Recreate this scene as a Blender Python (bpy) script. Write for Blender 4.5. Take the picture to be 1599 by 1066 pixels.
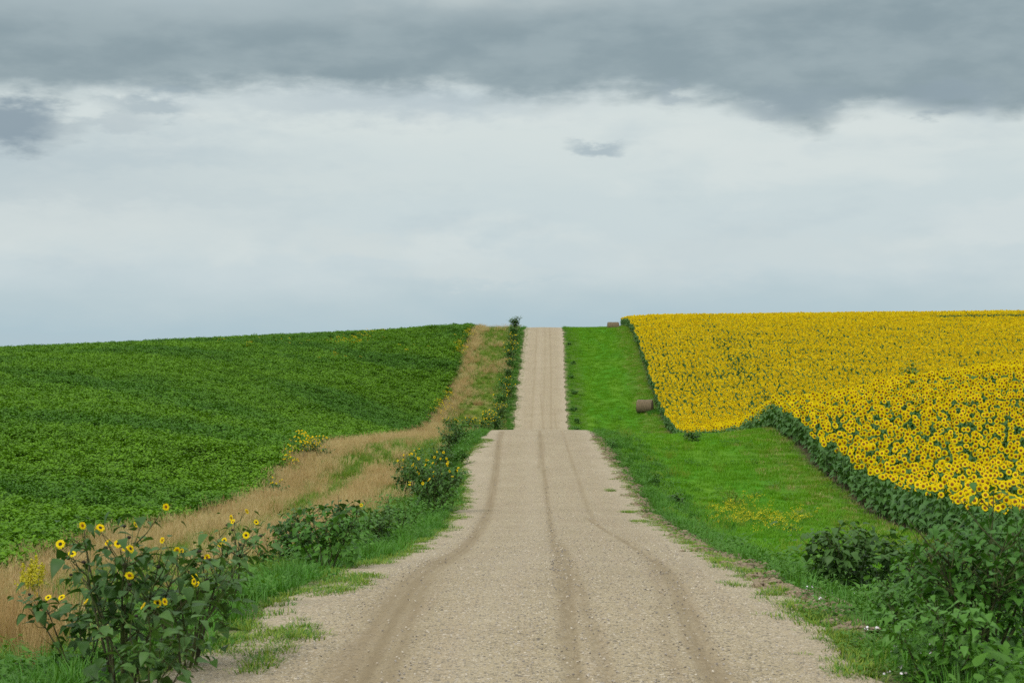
import bpy, math, random
import numpy as np
from mathutils import Vector, Matrix, Euler
R = math.radians
rng = np.random.default_rng(7)
random.seed(7)
for o in list(bpy.data.objects): bpy.data.objects.remove(o)
sc = bpy.context.scene
EYE = 2.04            # camera height above the road it stands on
FPX = 3000.0          # focal length in photograph pixels (1599 wide)

# ------------------------------------------------------------------ camera
cam = bpy.data.cameras.new('camera'); co = bpy.data.objects.new('camera', cam)
sc.collection.objects.link(co); sc.camera = co
co.location = (0, 0, EYE); co.rotation_euler = (R(90), 0, 0)
cam.sensor_width = 36; cam.lens = 36*FPX/1599; cam.clip_start = .5; cam.clip_end = 6000
cam.dof.use_dof = True; cam.dof.focus_distance = 75; cam.dof.aperture_fstop = 7.0
sc.view_settings.view_transform = 'Standard'; sc.view_settings.look = 'None'
sc.view_settings.exposure = 0.0; sc.view_settings.gamma = 1
sc.render.resolution_x = 1024; sc.render.resolution_y = 682
try:
    sc.cycles.use_denoising = False; sc.cycles.max_bounces = 5; sc.cycles.diffuse_bounces = 3; sc.cycles.transmission_bounces = 3
except Exception: pass

# ------------------------------------------------------------------ node helper
class NT:
    def __init__(s, nt): s.nt = nt; s.N = nt.nodes; s.L = nt.links
    def n(s, t, **kw):
        x = s.N.new(t)
        for k, v in kw.items(): setattr(x, k, v)
        return x
    def set(s, sock, v):
        if isinstance(v, bpy.types.NodeSocket): s.L.new(v, sock)
        elif v is not None: sock.default_value = v
    def m(s, op, a, b=None, c=None, clamp=False):
        x = s.n('ShaderNodeMath', operation=op); x.use_clamp = clamp
        s.set(x.inputs[0], a); s.set(x.inputs[1], b)
        if c is not None: s.set(x.inputs[2], c)
        return x.outputs[0]
    def mix(s, f, a, b, mode='MIX'):
        x = s.n('ShaderNodeMix', data_type='RGBA', blend_type=mode)
        s.set(x.inputs[0], f); s.set(x.inputs[6], a if isinstance(a, bpy.types.NodeSocket) else (*a, 1)); s.set(x.inputs[7], b if isinstance(b, bpy.types.NodeSocket) else (*b, 1))
        return x.outputs[2]
    def noise(s, vec, scale, detail=3, rough=.5, out=0, dist=0):
        x = s.n('ShaderNodeTexNoise'); s.set(x.inputs['Vector'], vec); x.inputs['Scale'].default_value = scale
        x.inputs['Detail'].default_value = detail; x.inputs['Roughness'].default_value = rough; x.inputs['Distortion'].default_value = dist
        return x.outputs[out]
    def smooth(s, v, a, b, lo=0., hi=1.):
        x = s.n('ShaderNodeMapRange', interpolation_type='SMOOTHSTEP'); s.set(x.inputs[0], v)
        x.inputs[1].default_value = a; x.inputs[2].default_value = b; x.inputs[3].default_value = lo; x.inputs[4].default_value = hi
        return x.outputs[0]
    def comb(s, x, y, z):
        c = s.n('ShaderNodeCombineXYZ')
        for i, v in enumerate((x, y, z)): s.set(c.inputs[i], v)
        return c.outputs[0]
    def ramp(s, f, stops, interp='LINEAR'):
        x = s.n('ShaderNodeValToRGB'); x.color_ramp.interpolation = interp; e = x.color_ramp.elements
        while len(e) < len(stops): e.new(.5)
        for k, (p, c) in enumerate(stops): e[k].position = p; e[k].color = (*c, 1)
        s.set(x.inputs[0], f); return x.outputs[0]
def srgb(r, g, b):
    f = lambda c: (c/255/12.92) if c/255 <= .04045 else ((c/255+.055)/1.055)**2.4
    return (f(r), f(g), f(b))

# ------------------------------------------------------------------ world: layered overcast sky
world = bpy.data.worlds.new('World'); sc.world = world; world.use_nodes = True
w = NT(world.node_tree); w.N.clear()
tc = w.n('ShaderNodeTexCoord').outputs['Generated']
sep = w.n('ShaderNodeSeparateXYZ'); w.L.new(tc, sep.inputs[0])
dx, dy, dz = sep.outputs
az = w.m('ARCTAN2', dx, dy)                 # 0 straight ahead, +.26 at the right edge of the photo
el = w.m('ARCSINE', w.m('MAXIMUM', w.m('MINIMUM', dz, 1.), -1.))
P = w.comb(w.m('MULTIPLY', az, 1.0), w.m('MULTIPLY', el, 2.6), 0.0)
big = w.noise(P, 6, 4, .5); med = w.noise(P, 20, 5, .55); fine = w.noise(P, 55, 5, .6)
def px(v): return (v-799.5)/FPX
def py(v): return (533-v)/FPX
def cen(n_, a): return w.m('MULTIPLY', w.m('SUBTRACT', n_, .5), a)
def curve(v, pts, lo, hi):      # value as a function of v; points given in photograph pixels
    fc = w.n('ShaderNodeFloatCurve'); c_ = fc.mapping.curves[0]; xs = [p[0] for p in pts]
    while len(c_.points) < len(pts): c_.points.new(.5, .5)
    for k, (a_, b_) in enumerate(pts): c_.points[k].location = ((px(a_)-lo)/(hi-lo), b_)
    fc.mapping.update(); w.set(fc.inputs[1], w.m('DIVIDE', w.m('SUBTRACT', v, lo), hi-lo, clamp=True)); return fc.outputs[0]
warp = w.m('ADD', cen(big, .045), w.m('ADD', cen(med, .022), cen(fine, .004)))
e2 = w.m('ADD', el, warp)
f = w.m('DIVIDE', e2, .36, clamp=True)
def sp(Y): return max(0., min(1., py(Y)/.36))
softcol = w.ramp(f, [(0, srgb(177,198,207)), (sp(515), srgb(177,199,208)), (sp(470), srgb(187,205,211)), (sp(415), srgb(200,214,218)), (sp(300), srgb(204,217,219)),
    (sp(210), srgb(213,223,222)), (sp(100), srgb(210,221,222)), (sp(-40), srgb(168,184,190)), (.62, srgb(175,186,192)), (1., srgb(225,228,230))])
billow = w.smooth(w.noise(w.comb(w.m('MULTIPLY', az, 1.), w.m('MULTIPLY', el, 2.4), .3), 11, 5, .55, dist=.3), .48, .66)
softcol = w.mix(w.m('MULTIPLY', billow, w.smooth(el, .015, .05, 0, .55)), softcol, srgb(219,227,225))
shade = w.smooth(w.noise(w.comb(az, w.m('MULTIPLY', el, 2.8), 5.), 15, 5, .55), .50, .72)
softcol = w.mix(w.m('MULTIPLY', shade, w.smooth(el, .01, .05, 0, .30)), softcol, srgb(182,199,207))
col = softcol
def blob(X, Y, rx, ry, amt, c=srgb(140,157,168), soft=.55, rag=1.):
    global col
    a = w.m('DIVIDE', w.m('SUBTRACT', w.m('ADD', az, cen(med, .05)), px(X)), rx/FPX)
    b = w.m('DIVIDE', w.m('SUBTRACT', w.m('ADD', el, w.m('ADD', cen(fine, .026*rag), cen(med, .022))), py(Y)), ry/FPX)
    d = w.m('SQRT', w.m('ADD', w.m('MULTIPLY', a, a), w.m('MULTIPLY', b, b)))
    col = w.mix(w.m('MULTIPLY', w.smooth(d, 1-soft, 1+soft, 1, 0), amt), col, c)
blob(60, 285, 330, 62, .55, srgb(168,186,196), .9); blob(150, 355, 300, 45, .7, srgb(210,220,220), .8); blob(560, 380, 95, 22, .6, srgb(208,218,218)); blob(735, 427, 120, 16, .6, srgb(206,217,218))
blob(1565, 350, 120, 30, .7, srgb(211,221,222)); blob(1180, 395, 260, 28, .5, srgb(205,216,217), .8); blob(620, 158, 230, 28, .6, srgb(176,191,199), .9)
blob(400, 285, 320, 20, .5, srgb(212,222,221), .9)
# the dark band: rim and top edge as uneven lines, softened by noise
lo_, hi_ = px(-600), px(2200)
rim = curve(az, [(-600, .40), (0, .405), (300, .42), (500, .43), (700, .425), (830, .405), (960, .425), (1060, .415), (1180, .385), (1270, .365), (1340, .395), (1460, .385), (1560, .37), (2200, .40)], lo_, hi_)
rim = w.m('ADD', w.m('MULTIPLY', rim, .30), 0.)          # curve value .43 is about row 146
rim = w.m('ADD', w.m('ADD', rim, -.001), w.m('ADD', cen(med, .024), cen(fine, .012)))
top = curve(az, [(-600, .56), (0, .545), (300, .54), (500, .555), (800, .565), (1200, .59), (1600, .65), (2200, .6)], lo_, hi_)
top = w.m('ADD', w.m('MULTIPLY', top, .30), cen(big, .014))
band = w.m('MULTIPLY', w.smooth(w.m('SUBTRACT', el, rim), -.005, .012), w.smooth(w.m('SUBTRACT', el, top), -.012, .02, 1, .18))
dark = w.mix(w.smooth(med, .32, .68), srgb(133,152,160), srgb(151,168,174))
col = w.mix(w.m('MULTIPLY', band, .92), col, dark)
blob(15, 205, 95, 40, .9, srgb(137,155,167), .5); blob(245, 175, 62, 20, .65, srgb(160,177,186), .6); blob(175, 205, 50, 16, .45, srgb(165,181,190), .6)
blob(938, 232, 40, 15, .75, srgb(163,180,189), .6); blob(1240, 170, 70, 24, .7, srgb(146,163,172), .6); blob(1470, 165, 75, 20, .7, srgb(146,163,173), .6); blob(1045, 158, 30, 14, .6, srgb(155,171,180), .6)
zen = w.smooth(el, .30, .95, 1.0, 1.75)   # unseen overcast above the frame, strength raised to brighten the land
sky = w.n('ShaderNodeTexSky', sky_type='NISHITA'); sky.sun_disc = False; sky.sun_elevation = R(42); sky.sun_rotation = R(215)
bg1 = w.n('ShaderNodeBackground'); w.L.new(sky.outputs[0], bg1.inputs[0]); bg1.inputs[1].default_value = .05
bg2 = w.n('ShaderNodeBackground'); w.L.new(col, bg2.inputs[0]); w.L.new(zen, bg2.inputs[1])
mx = w.n('ShaderNodeMixShader'); mx.inputs[0].default_value = .97
w.L.new(bg1.outputs[0], mx.inputs[1]); w.L.new(bg2.outputs[0], mx.inputs[2])
wo = w.n('ShaderNodeOutputWorld'); w.L.new(mx.outputs[0], wo.inputs[0])

# ------------------------------------------------------------------ sun (veiled by cloud)
sd = bpy.data.lights.new('sun', 'SUN'); sd.energy = 1.9; sd.angle = R(14); sd.color = (1, .96, .9)
so = bpy.data.objects.new('sun', sd); sc.collection.objects.link(so)
sv = Vector((math.sin(R(215))*math.cos(R(42)), math.cos(R(215))*math.cos(R(42)), math.sin(R(42))))
so.rotation_euler = sv.to_track_quat('Z', 'Y').to_euler(); so.location = sv*50

# ------------------------------------------------------------------ object helpers
def tag(o, label=None, cat=None, group=None, kind=None):
    for k, v in (('label', label), ('category', cat), ('group', group), ('kind', kind)):
        if v: o[k] = v
    return o
def link(o, parent=None):
    sc.collection.objects.link(o)
    if parent: o.parent = parent
    return o
def empty(name, loc, rz=0):
    o = bpy.data.objects.new(name, None); o.location = loc; o.rotation_euler = (0, 0, rz); o.empty_display_size = .2
    return link(o)
class Geo:
    def __init__(s): s.v = []; s.f = []; s.m = []; s.off = 0
    def add(s, v, f, mat=0):
        v = np.asarray(v, float).reshape(-1, 3); s.v.append(v)
        s.f += [tuple(i+s.off for i in q) for q in f]; s.m += [mat]*len(f); s.off += len(v)
    def mesh(s, name, mats, smooth=True):
        me = bpy.data.meshes.new(name)
        V = np.concatenate(s.v) if s.v else np.zeros((0, 3))
        me.from_pydata(V.tolist(), [], s.f)
        for m in mats: me.materials.append(m)
        me.polygons.foreach_set('material_index', np.array(s.m, dtype=np.int32))
        me.polygons.foreach_set('use_smooth', np.full(len(s.f), smooth)); me.update()
        return me
    def obj(s, name, mats, parent=None, smooth=True):
        return link(bpy.data.objects.new(name, s.mesh(name, mats, smooth)), parent)
def rot(rx, ry, rz):
    return np.array(Euler((rx, ry, rz)).to_matrix())

# ------------------------------------------------------------------ terrain tables (heights relative to the eye)
def pchip(x, y, q):
    x = np.asarray(x, float); y = np.asarray(y, float); h = np.diff(x); d = np.diff(y)/h
    m = np.zeros_like(y); m[0] = d[0]; m[-1] = d[-1]
    for i in range(1, len(x)-1):
        if d[i-1]*d[i] > 0:
            w1 = 2*h[i]+h[i-1]; w2 = h[i]+2*h[i-1]; m[i] = (w1+w2)/(w1/d[i-1]+w2/d[i])
    q = np.clip(q, x[0], x[-1]); k = np.clip(np.searchsorted(x, q)-1, 0, len(x)-2); t = (q-x[k])/h[k]
    return (2*t**3-3*t**2+1)*y[k]+(t**3-2*t**2+t)*h[k]*m[k]+(-2*t**3+3*t**2)*y[k+1]+(t**3-t**2)*h[k]*m[k+1]
XC = ([-100, 0, 16, 25, 41, 68, 106, 222, 321, 1500], [-1, -.1, .09, .42, .95, 1.3, 1.55, 3.35, 5.35, 24])
T = {  # u column : (D list, z list)
 0:   ([-100,0,16,25,41,54,68,85,106,120,140,165,185,205,222,240,257,290,308,321,340,365,420,600,1500], [1,-2.04,-2.79,-3.16,-4.33,-5.1,-5.62,-5.62,-5.2,-5.5,-7.2,-9.6,-10.9,-11.2,-10.35,-8.1,-5.75,-1.55,.9,2.2,2.5,1.9,-1.5,-12,-18]),
 -7:  ([-100,0,16,25,41,54,66,85,106,130,160,190,222,240,257,290,321,340,365,420,600,1500], [0,-3.1,-3.6,-4.05,-5.0,-5.65,-6.15,-6.4,-6.15,-7.0,-8.4,-9.9,-10.6,-8.2,-6.0,-1.6,1.9,2.2,1.6,-1.8,-12,-18]),
 -13: ([-100,0,16,25,41,54,66,85,100,130,160,190,210,230,244,257,290,321,340,365,420,600,1500], [0,-3.5,-3.9,-4.4,-5.4,-5.85,-6.5,-6.85,-6.1,-7.15,-8.35,-9.2,-9.2,-8.1,-7.0,-5.3,-1.1,1.9,2.1,1.5,-1.8,-12,-18]),
 -28: ([-100,0,16,41,60,80,106,130,160,190,222,257,290,321,340,365,420,600,1500], [0,-3.3,-3.8,-5.1,-5.8,-5.5,-4.9,-4.95,-5.1,-4.9,-4.2,-2.7,-.8,.95,1.15,.8,-2,-12,-18]),
 -50: ([-100,0,41,80,106,150,190,222,257,300,321,340,365,420,600,1500], [0,-3,-5.0,-5.0,-4.1,-3.3,-2.4,-1.8,-1.15,-.35,0,-.05,-.5,-3,-12,-18]),
 -80: ([-100,0,80,150,222,285,321,340,420,600,1500], [0,-3,-4.6,-3.3,-2.2,-1.85,-1.85,-2.0,-4,-12,-18]),
 -300:([-100,0,150,300,600,1500], [0,-4,-5,-6,-14,-18]),
 7:   ([-100,0,16,25,41,54,66,77,88,106,120,140,165,200,222,240,257,276,290,321,340,365,420,600,1500], [0,-3.1,-3.55,-4.1,-5.5,-6.3,-6.8,-6.85,-6.3,-5.4,-6.0,-7.9,-9.8,-11.2,-10.7,-8.5,-6.2,-3.5,-1.7,2.0,2.4,1.8,-1.6,-12,-18]),
 13:  ([-100,0,25,41,54,64,77,88,101,108,114,122,132,165,200,222,235,257,276,290,309,321,340,365,420,600,1500], [0,-4,-4.8,-5.7,-6.35,-6.8,-7.0,-6.35,-5.3,-4.95,-5.5,-6.5,-7.3,-9.2,-10.6,-9.8,-8.2,-4.6,-1.8,-.2,1.5,2.3,2.6,2,-1.5,-12,-18]),
 22:  ([-100,0,41,54,64,80,100,115,130,165,200,222,257,290,321,340,365,420,600,1500], [0,-4.3,-5.7,-6.1,-6.45,-6.2,-4.7,-3.8,-5.4,-8.0,-9.4,-7.9,-3.6,.5,2.7,3.0,2.4,-1,-12,-18]),
 32:  ([-100,0,41,64,80,100,115,130,165,200,222,257,290,321,340,365,420,600,1500], [0,-4,-6,-6.3,-5.5,-4.0,-3.2,-3.2,-6.2,-7.9,-6.6,-2.8,.9,2.8,3.1,2.6,-1,-12,-18]),
 60:  ([-100,0,80,115,130,165,200,222,257,290,321,340,365,420,600,1500], [0,-4,-4.2,-2.3,-2.1,-3.8,-5.3,-4.4,-1.5,1.4,3.15,3.4,3,-.5,-11,-18]),
 100: ([-100,0,130,200,257,290,321,340,365,420,600,1500], [0,-4,-2,-3.5,-.4,1.8,3.4,3.7,3.4,0,-11,-18]),
 300: ([-100,0,200,321,600,1500], [0,-5,-4,-1,-11,-18]),
}
DD = np.concatenate([np.arange(-60, 360, .5), np.arange(360, 1501, 20.)])
UU = np.array(sorted(list(T)+[-3.2, 3.2, -4.4, 4.4]), float)
TAB = np.zeros((len(UU), len(DD)))
z0 = pchip(*T[0], DD); z7m = pchip(*T[-7], DD); z7p = pchip(*T[7], DD)
for i, u in enumerate(UU):
    if u in T: TAB[i] = pchip(*T[u], DD)
    elif abs(u) == 3.2: TAB[i] = z0-.07
    elif u == -4.4: TAB[i] = z0-.07+(z7m-z0+.07)*.36
    else: TAB[i] = z0-.07+(z7p-z0+.07)*.36
def xc(D): return pchip(*XC, np.asarray(D, float))
def wob(x, y, s, seed):   # cheap smooth noise, about -1..1
    r = np.random.default_rng(seed); o = 0
    for k in range(6):
        a = r.uniform(0, 6.28); fr = r.uniform(.6, 1.7)/s; ph = r.uniform(0, 6.28)
        o = o+np.sin((x*math.cos(a)+y*math.sin(a))*fr*6.28+ph)
    return o/3.
def height(u, D):
    """ground height (eye = 0) at lateral offset u from the road centre line and distance D"""
    u, D = np.broadcast_arrays(np.asarray(u, float), np.asarray(D, float))
    u = np.clip(u, UU[0], UU[-1]); D = np.clip(D, DD[0], DD[-1])
    iu = np.clip(np.searchsorted(UU, u)-1, 0, len(UU)-2); jd = np.clip(np.searchsorted(DD, D)-1, 0, len(DD)-2)
    td = (D-DD[jd])/(DD[jd+1]-DD[jd])
    g = lambda i: TAB[np.clip(i, 0, len(UU)-1), jd]*(1-td)+TAB[np.clip(i, 0, len(UU)-1), jd+1]*td
    x0, x1 = UU[iu], UU[iu+1]; y0, y1 = g(iu), g(iu+1)
    xm, xp = UU[np.clip(iu-1, 0, None)], UU[np.clip(iu+2, None, len(UU)-1)]; ym, yp = g(iu-1), g(iu+2)
    h = x1-x0; t = (u-x0)/h
    s = (y1-y0)/h
    sl = np.where(x0 > xm, (y0-ym)/np.maximum(x0-xm, 1e-6), s); sr = np.where(xp > x1, (yp-y1)/np.maximum(xp-x1, 1e-6), s)
    m0 = np.where(sl*s > 0, 2*sl*s/(sl+s+1e-12*np.sign(sl+s)+1e-15), 0); m1 = np.where(sr*s > 0, 2*sr*s/(sr+s+1e-15), 0)
    z = (2*t**3-3*t**2+1)*y0+(t**3-2*t**2+t)*h*m0+(-2*t**3+3*t**2)*y1+(t**3-t**2)*h*m1
    k = np.clip((np.abs(u)-3.6)/1.5, 0, 1)
    return z+k*(wob(u, D, 3.1, 1)*.035+wob(u, D, 11., 2)*.07)
def zat(x, D): return height(x-xc(D), D)+EYE
def point(X, Y):   # where the photograph's pixel meets the ground
    D = np.arange(12, 345, .2); x = (X-799.5)/FPX*D
    z = zat(x, D)-EYE; Yp = 533-z/D*FPX
    k = np.where(Yp <= Y)[0]
    k = k[0] if len(k) else int(np.argmin(Yp))
    return float(x[k]), float(D[k]), float(z[k]+EYE)
def atu(u, D):
    x = float(xc(D))+u; return x, float(D), float(zat(x, D))

# edges of the gravel and of the two crops, as offsets from the centre line
def edgeL(D): return -(3.05+np.interp(D, [60, 75, 88, 100, 106, 222, 250, 321], [0, .1, .8, .3, 0, .1, .1, .1])+wob(D, D*0, 5., 11)*.16+wob(D, D*0, 1.6, 12)*.05)
def edgeR(D): return 3.05+np.interp(D, [60, 85, 106, 222, 321], [0, .35, 0, 0, 0])+wob(D, D*0, 4., 13)*.15+wob(D, D*0, 1.3, 14)*.05
def cropL(D): return -(12.6+np.interp(D, [0, 50, 100, 222, 250, 321], [0, 0, 0, .2, -.7, -.4])+wob(D, D*0, 9., 15)*.3)
def cropR(D): return 13.1+np.interp(D, [0, 110, 165, 222, 250, 321], [0, 0, .9, 1.2, .9, .9])+wob(D, D*0, 14., 16)*.12

# ------------------------------------------------------------------ materials
def mat(name):
    m = bpy.data.materials.new(name); m.use_nodes = True; t = NT(m.node_tree); t.N.clear()
    out = t.n('ShaderNodeOutputMaterial'); return m, t, out
def leafmat(name, c1, c2, rough=.5, trans=.25, spec=.35, patch=None, patch_scale=.05, freq=14):
    """foliage: colour varies per plant and across the surface; some light passes through"""
    m, t, out = mat(name)
    geo = t.n('ShaderNodeNewGeometry'); oi = t.n('ShaderNodeObjectInfo')
    tcn = t.n('ShaderNodeTexCoord')
    nz = t.noise(tcn.outputs['Object'], freq, 2)
    fac = t.m('ADD', t.m('MULTIPLY', oi.outputs['Random'], .55), t.m('MULTIPLY', t.m('SUBTRACT', nz, .25), .9), clamp=True)
    col = t.mix(fac, c1, c2)
    if patch is not None:
        pn = t.smooth(t.noise(geo.outputs['Position'], patch_scale, 4, .6), .42, .62)
        col = t.mix(t.m('MULTIPLY', pn, .75), col, patch)
    p = t.n('ShaderNodeBsdfPrincipled'); t.L.new(col, p.inputs['Base Color']); p.inputs['Roughness'].default_value = rough
    p.inputs['Specular IOR Level'].default_value = spec
    tr = t.n('ShaderNodeBsdfTranslucent'); t.L.new(t.mix(1., col, (1., 1., .45), 'MULTIPLY'), tr.inputs[0])
    mxs = t.n('ShaderNodeMixShader'); mxs.inputs[0].default_value = trans
    t.L.new(p.outputs[0], mxs.inputs[1]); t.L.new(tr.outputs[0], mxs.inputs[2]); t.L.new(mxs.outputs[0], out.inputs[0])
    return m
def plain(name, c1, c2=None, rough=.8, scale=10, bump=0, coord='Object', spec=.3):
    m, t, out = mat(name); tcn = t.n('ShaderNodeTexCoord')
    nz = t.noise(tcn.outputs[coord], scale, 4)
    p = t.n('ShaderNodeBsdfPrincipled'); t.L.new(t.mix(t.smooth(nz, .35, .65), c1, c2 or c1), p.inputs['Base Color']); p.inputs['Roughness'].default_value = rough
    p.inputs['Specular IOR Level'].default_value = spec
    if bump:
        b = t.n('ShaderNodeBump'); b.inputs['Strength'].default_value = bump; t.L.new(nz, b.inputs['Height']); t.L.new(b.outputs[0], p.inputs['Normal'])
    t.L.new(p.outputs[0], out.inputs[0]); return m

M_crop = leafmat('crop_leaf', (.080, .190, .006), (.152, .325, .010), patch=(.052, .158, .013), patch_scale=.035, freq=5, spec=.18, rough=.6)
M_sunleaf = leafmat('sunflower_leaf', (.040, .115, .022), (.095, .21, .045), spec=.25)
M_sunstem = plain('sunflower_stem', (.10, .20, .05), (.14, .25, .07))
M_petal = leafmat('petal', (.93, .68, .004), (.95, .80, .010), rough=.6, trans=.4, spec=.1)
M_disc = plain('disc', (.11, .035, .004), (.28, .10, .006), scale=60, bump=.4)
M_bract = plain('bract', (.06, .14, .02), (.09, .2, .03))
M_wildleaf = leafmat('wild_leaf', (.035, .092, .016), (.088, .185, .036), spec=.28)
M_wildleaf2 = leafmat('shrub_leaf', (.045, .135, .016), (.10, .25, .03), spec=.28)
M_wildstem = plain('wild_stem', (.045, .04, .02), (.09, .12, .03))
M_seed = plain('seed_head', (.012, .010, .007), (.035, .025, .015))
M_grass = leafmat('green_grass', (.045, .16, .012), (.12, .34, .030), rough=.5, trans=.3)
M_mown = leafmat('mown_grass', (.10, .27, .003), (.18, .40, .007), rough=.6, trans=.3, patch=(.13, .32, .008), patch_scale=.12)
M_weedy = leafmat('weedy_grass', (.045, .15, .010), (.11, .26, .02), rough=.6, trans=.3)
M_olive = leafmat('olive_grass', (.15, .25, .015), (.28, .36, .04), rough=.6, trans=.3)
M_dry = leafmat('dry_grass', (.46, .35, .17), (.66, .53, .29), rough=.7, trans=.3, spec=.15)
M_rust = leafmat('rusty_grass', (.40, .27, .125), (.56, .40, .20), rough=.7, trans=.3, spec=.15)
M_yellow = leafmat('yellow_floret', (.70, .58, .01), (.85, .70, .02), rough=.7)
M_white = plain('white_floret', (.75, .68, .72), (.8, .78, .78))
M_gold = leafmat('goldenrod_floret', (.45, .42, .02), (.62, .55, .03), rough=.8)
M_clod = plain('earth_clod', (.15, .11, .065), (.29, .23, .145), scale=9, bump=.6)

# ground: zones carried by a colour attribute, broken up with noise
gm, t, out = mat('ground_cover')
ca = t.n('ShaderNodeVertexColor'); ca.layer_name = 'zone'
g = t.n('ShaderNodeNewGeometry').outputs['Position']
n1 = t.noise(g, 1.3, 5, .65); n2 = t.noise(g, 9., 4, .7)
c = t.mix(t.smooth(n1, .3, .7, .0, .5), ca.outputs[0], t.mix(1., ca.outputs[0], (.55, .62, .5), 'MULTIPLY'))
c = t.mix(t.smooth(n2, .35, .7, 0, .45), c, t.mix(1., c, (.5, .5, .5), 'MULTIPLY'))
p = t.n('ShaderNodeBsdfPrincipled'); t.L.new(c, p.inputs['Base Color']); p.inputs['Roughness'].default_value = .95; p.inputs['Specular IOR Level'].default_value = .1
b = t.n('ShaderNodeBump'); b.inputs['Strength'].default_value = .8; b.inputs['Distance'].default_value = .05; t.L.new(n2, b.inputs['Height']); t.L.new(b.outputs[0], p.inputs['Normal'])
t.L.new(p.outputs[0], out.inputs[0]); M_ground = gm

# gravel road: fine tan dirt, stones of mixed greys, tracks polished to damp brown
rm, t, out = mat('gravel')
g = t.n('ShaderNodeNewGeometry').outputs['Position']
at = t.n('ShaderNodeAttribute'); at.attribute_name = 'rut'; rut = at.outputs['Fac']
av = t.n('ShaderNodeAttribute'); av.attribute_name = 'loose'; loose = av.outputs['Fac']
au = t.n('ShaderNodeAttribute'); au.attribute_name = 'lane'; lane = au.outputs['Vector']   # (u, D, 0)
base = t.mix(t.smooth(t.noise(g, .45, 4, .6), .3, .7), (.345, .275, .155), (.415, .34, .205))
streak = t.noise(t.n('ShaderNodeVectorMath', operation='MULTIPLY').outputs[0], 1., 4, .6)
vm = streak.node.inputs['Vector'].links[0].from_node; t.L.new(lane, vm.inputs[0]); vm.inputs[1].default_value = (3.2, .10, 1)
base = t.mix(t.smooth(streak, .42, .66, 0, .55), base, (.36, .275, .165))
gr = t.noise(g, 60, 3, .7)
base = t.mix(t.smooth(gr, .35, .65, 0, .45), base, (.25, .20, .14))
def stones(scale, lo, hi, thr, amount):
    global base
    v = t.n('ShaderNodeTexVoronoi'); t.L.new(g, v.inputs['Vector']); v.inputs['Scale'].default_value = scale
    sepc = t.n('ShaderNodeSeparateColor'); t.L.new(v.outputs['Color'], sepc.inputs[0])
    inside = t.smooth(v.outputs['Distance'], thr, thr+.12, 1, 0)
    pick = t.m('MULTIPLY', t.smooth(sepc.outputs[0], 1-amount-.02, 1-amount+.02), inside)
    colr = t.ramp(sepc.outputs[1], [(0, (.05, .048, .045)), (.4, (.15, .13, .10)), (.6, (.40, .34, .25)), (1, (.66, .58, .46))])
    base = t.mix(t.m('MULTIPLY', pick, t.m('SUBTRACT', 1., t.m('MULTIPLY', rut, .85))), base, colr)
    return t.m('MULTIPLY', pick, .5)
h1 = stones(52, 0, 1, .36, .60); h2 = stones(27, 0, 1, .34, .50); h3 = stones(15, 0, 1, .30, .10)
base = t.mix(t.m('MULTIPLY', loose, .25), base, (.48, .41, .30))
rn = t.noise(vm.outputs[0], 2.3, 4, .6)
base = t.mix(t.m('MULTIPLY', rut, t.smooth(rn, .25, .6, .62, 1.)), base, (.20, .148, .08))
p = t.n('ShaderNodeBsdfPrincipled'); t.L.new(base, p.inputs['Base Color']); p.inputs['Roughness'].default_value = .9; p.inputs['Specular IOR Level'].default_value = .2
b = t.n('ShaderNodeBump'); b.inputs['Strength'].default_value = .7; b.inputs['Distance'].default_value = .012
t.L.new(t.m('ADD', t.m('ADD', h1, h2), t.m('ADD', h3, t.m('MULTIPLY', gr, .6))), b.inputs['Height']); t.L.new(b.outputs[0], p.inputs['Normal'])
t.L.new(p.outputs[0], out.inputs[0]); M_gravel = rm

# ------------------------------------------------------------------ ground and road sheets
def grid_mesh(name, U, D, Z, X, mats):
    nu, nd = U.shape
    me = bpy.data.meshes.new(name); V = np.stack([X, D, Z], -1).reshape(-1, 3)
    i = np.arange(nu*nd).reshape(nu, nd); q = np.stack([i[:-1, :-1], i[1:, :-1], i[1:, 1:], i[:-1, 1:]], -1).reshape(-1, 4)
    me.vertices.add(len(V)); me.vertices.foreach_set('co', V.ravel())
    me.loops.add(q.size); me.loops.foreach_set('vertex_index', q.ravel().astype(np.int32))
    me.polygons.add(len(q)); me.polygons.foreach_set('loop_start', np.arange(0, q.size, 4, dtype=np.int32))
    me.polygons.foreach_set('use_smooth', np.ones(len(q), bool)); me.update(calc_edges=True)
    for m in mats: me.materials.append(m)
    return me
us = np.concatenate([[-900, -600, -400, -300, -240, -180, -140, -110], np.arange(-95, -20, 3.), np.arange(-20, 20.01, .25), np.arange(22, 110, 3.), [130, 160, 200, 250, 300, 400, 600, 900]])
ds = np.concatenate([np.arange(-60, 8, 3.), np.arange(8, 110, .4), np.arange(110, 350, 1.5), np.arange(352, 420, 8.), np.arange(430, 1500, 60.)])
U, D = np.meshgrid(us, ds, indexing='ij')
Z = height(U, D)+EYE; inroad = (U > edgeL(D)-.25) & (U < edgeR(D)+.25); Z = Z-np.where(inroad, .05, 0)
me = grid_mesh('ground', U, D, Z, U+xc(D), [M_ground])
zc = np.zeros(U.shape+(4,)); zc[..., 3] = 1
def lerp(a, b, k): return np.asarray(a)*(1-k[..., None])+np.asarray(b)*k[..., None]
sm = lambda v, a, b: np.clip((v-a)/(b-a), 0, 1)**2*(3-2*np.clip((v-a)/(b-a), 0, 1))
tanm = sm(wob(U, D*.35, 5., 21)+wob(U, D*.3, 2., 22)*.5, -.6, .5)
C = np.broadcast_to(np.array((.05, .10, .02)), U.shape+(3,)).copy()
left = lerp((.16, .22, .03), (.34, .27, .12), tanm*.6)
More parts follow.
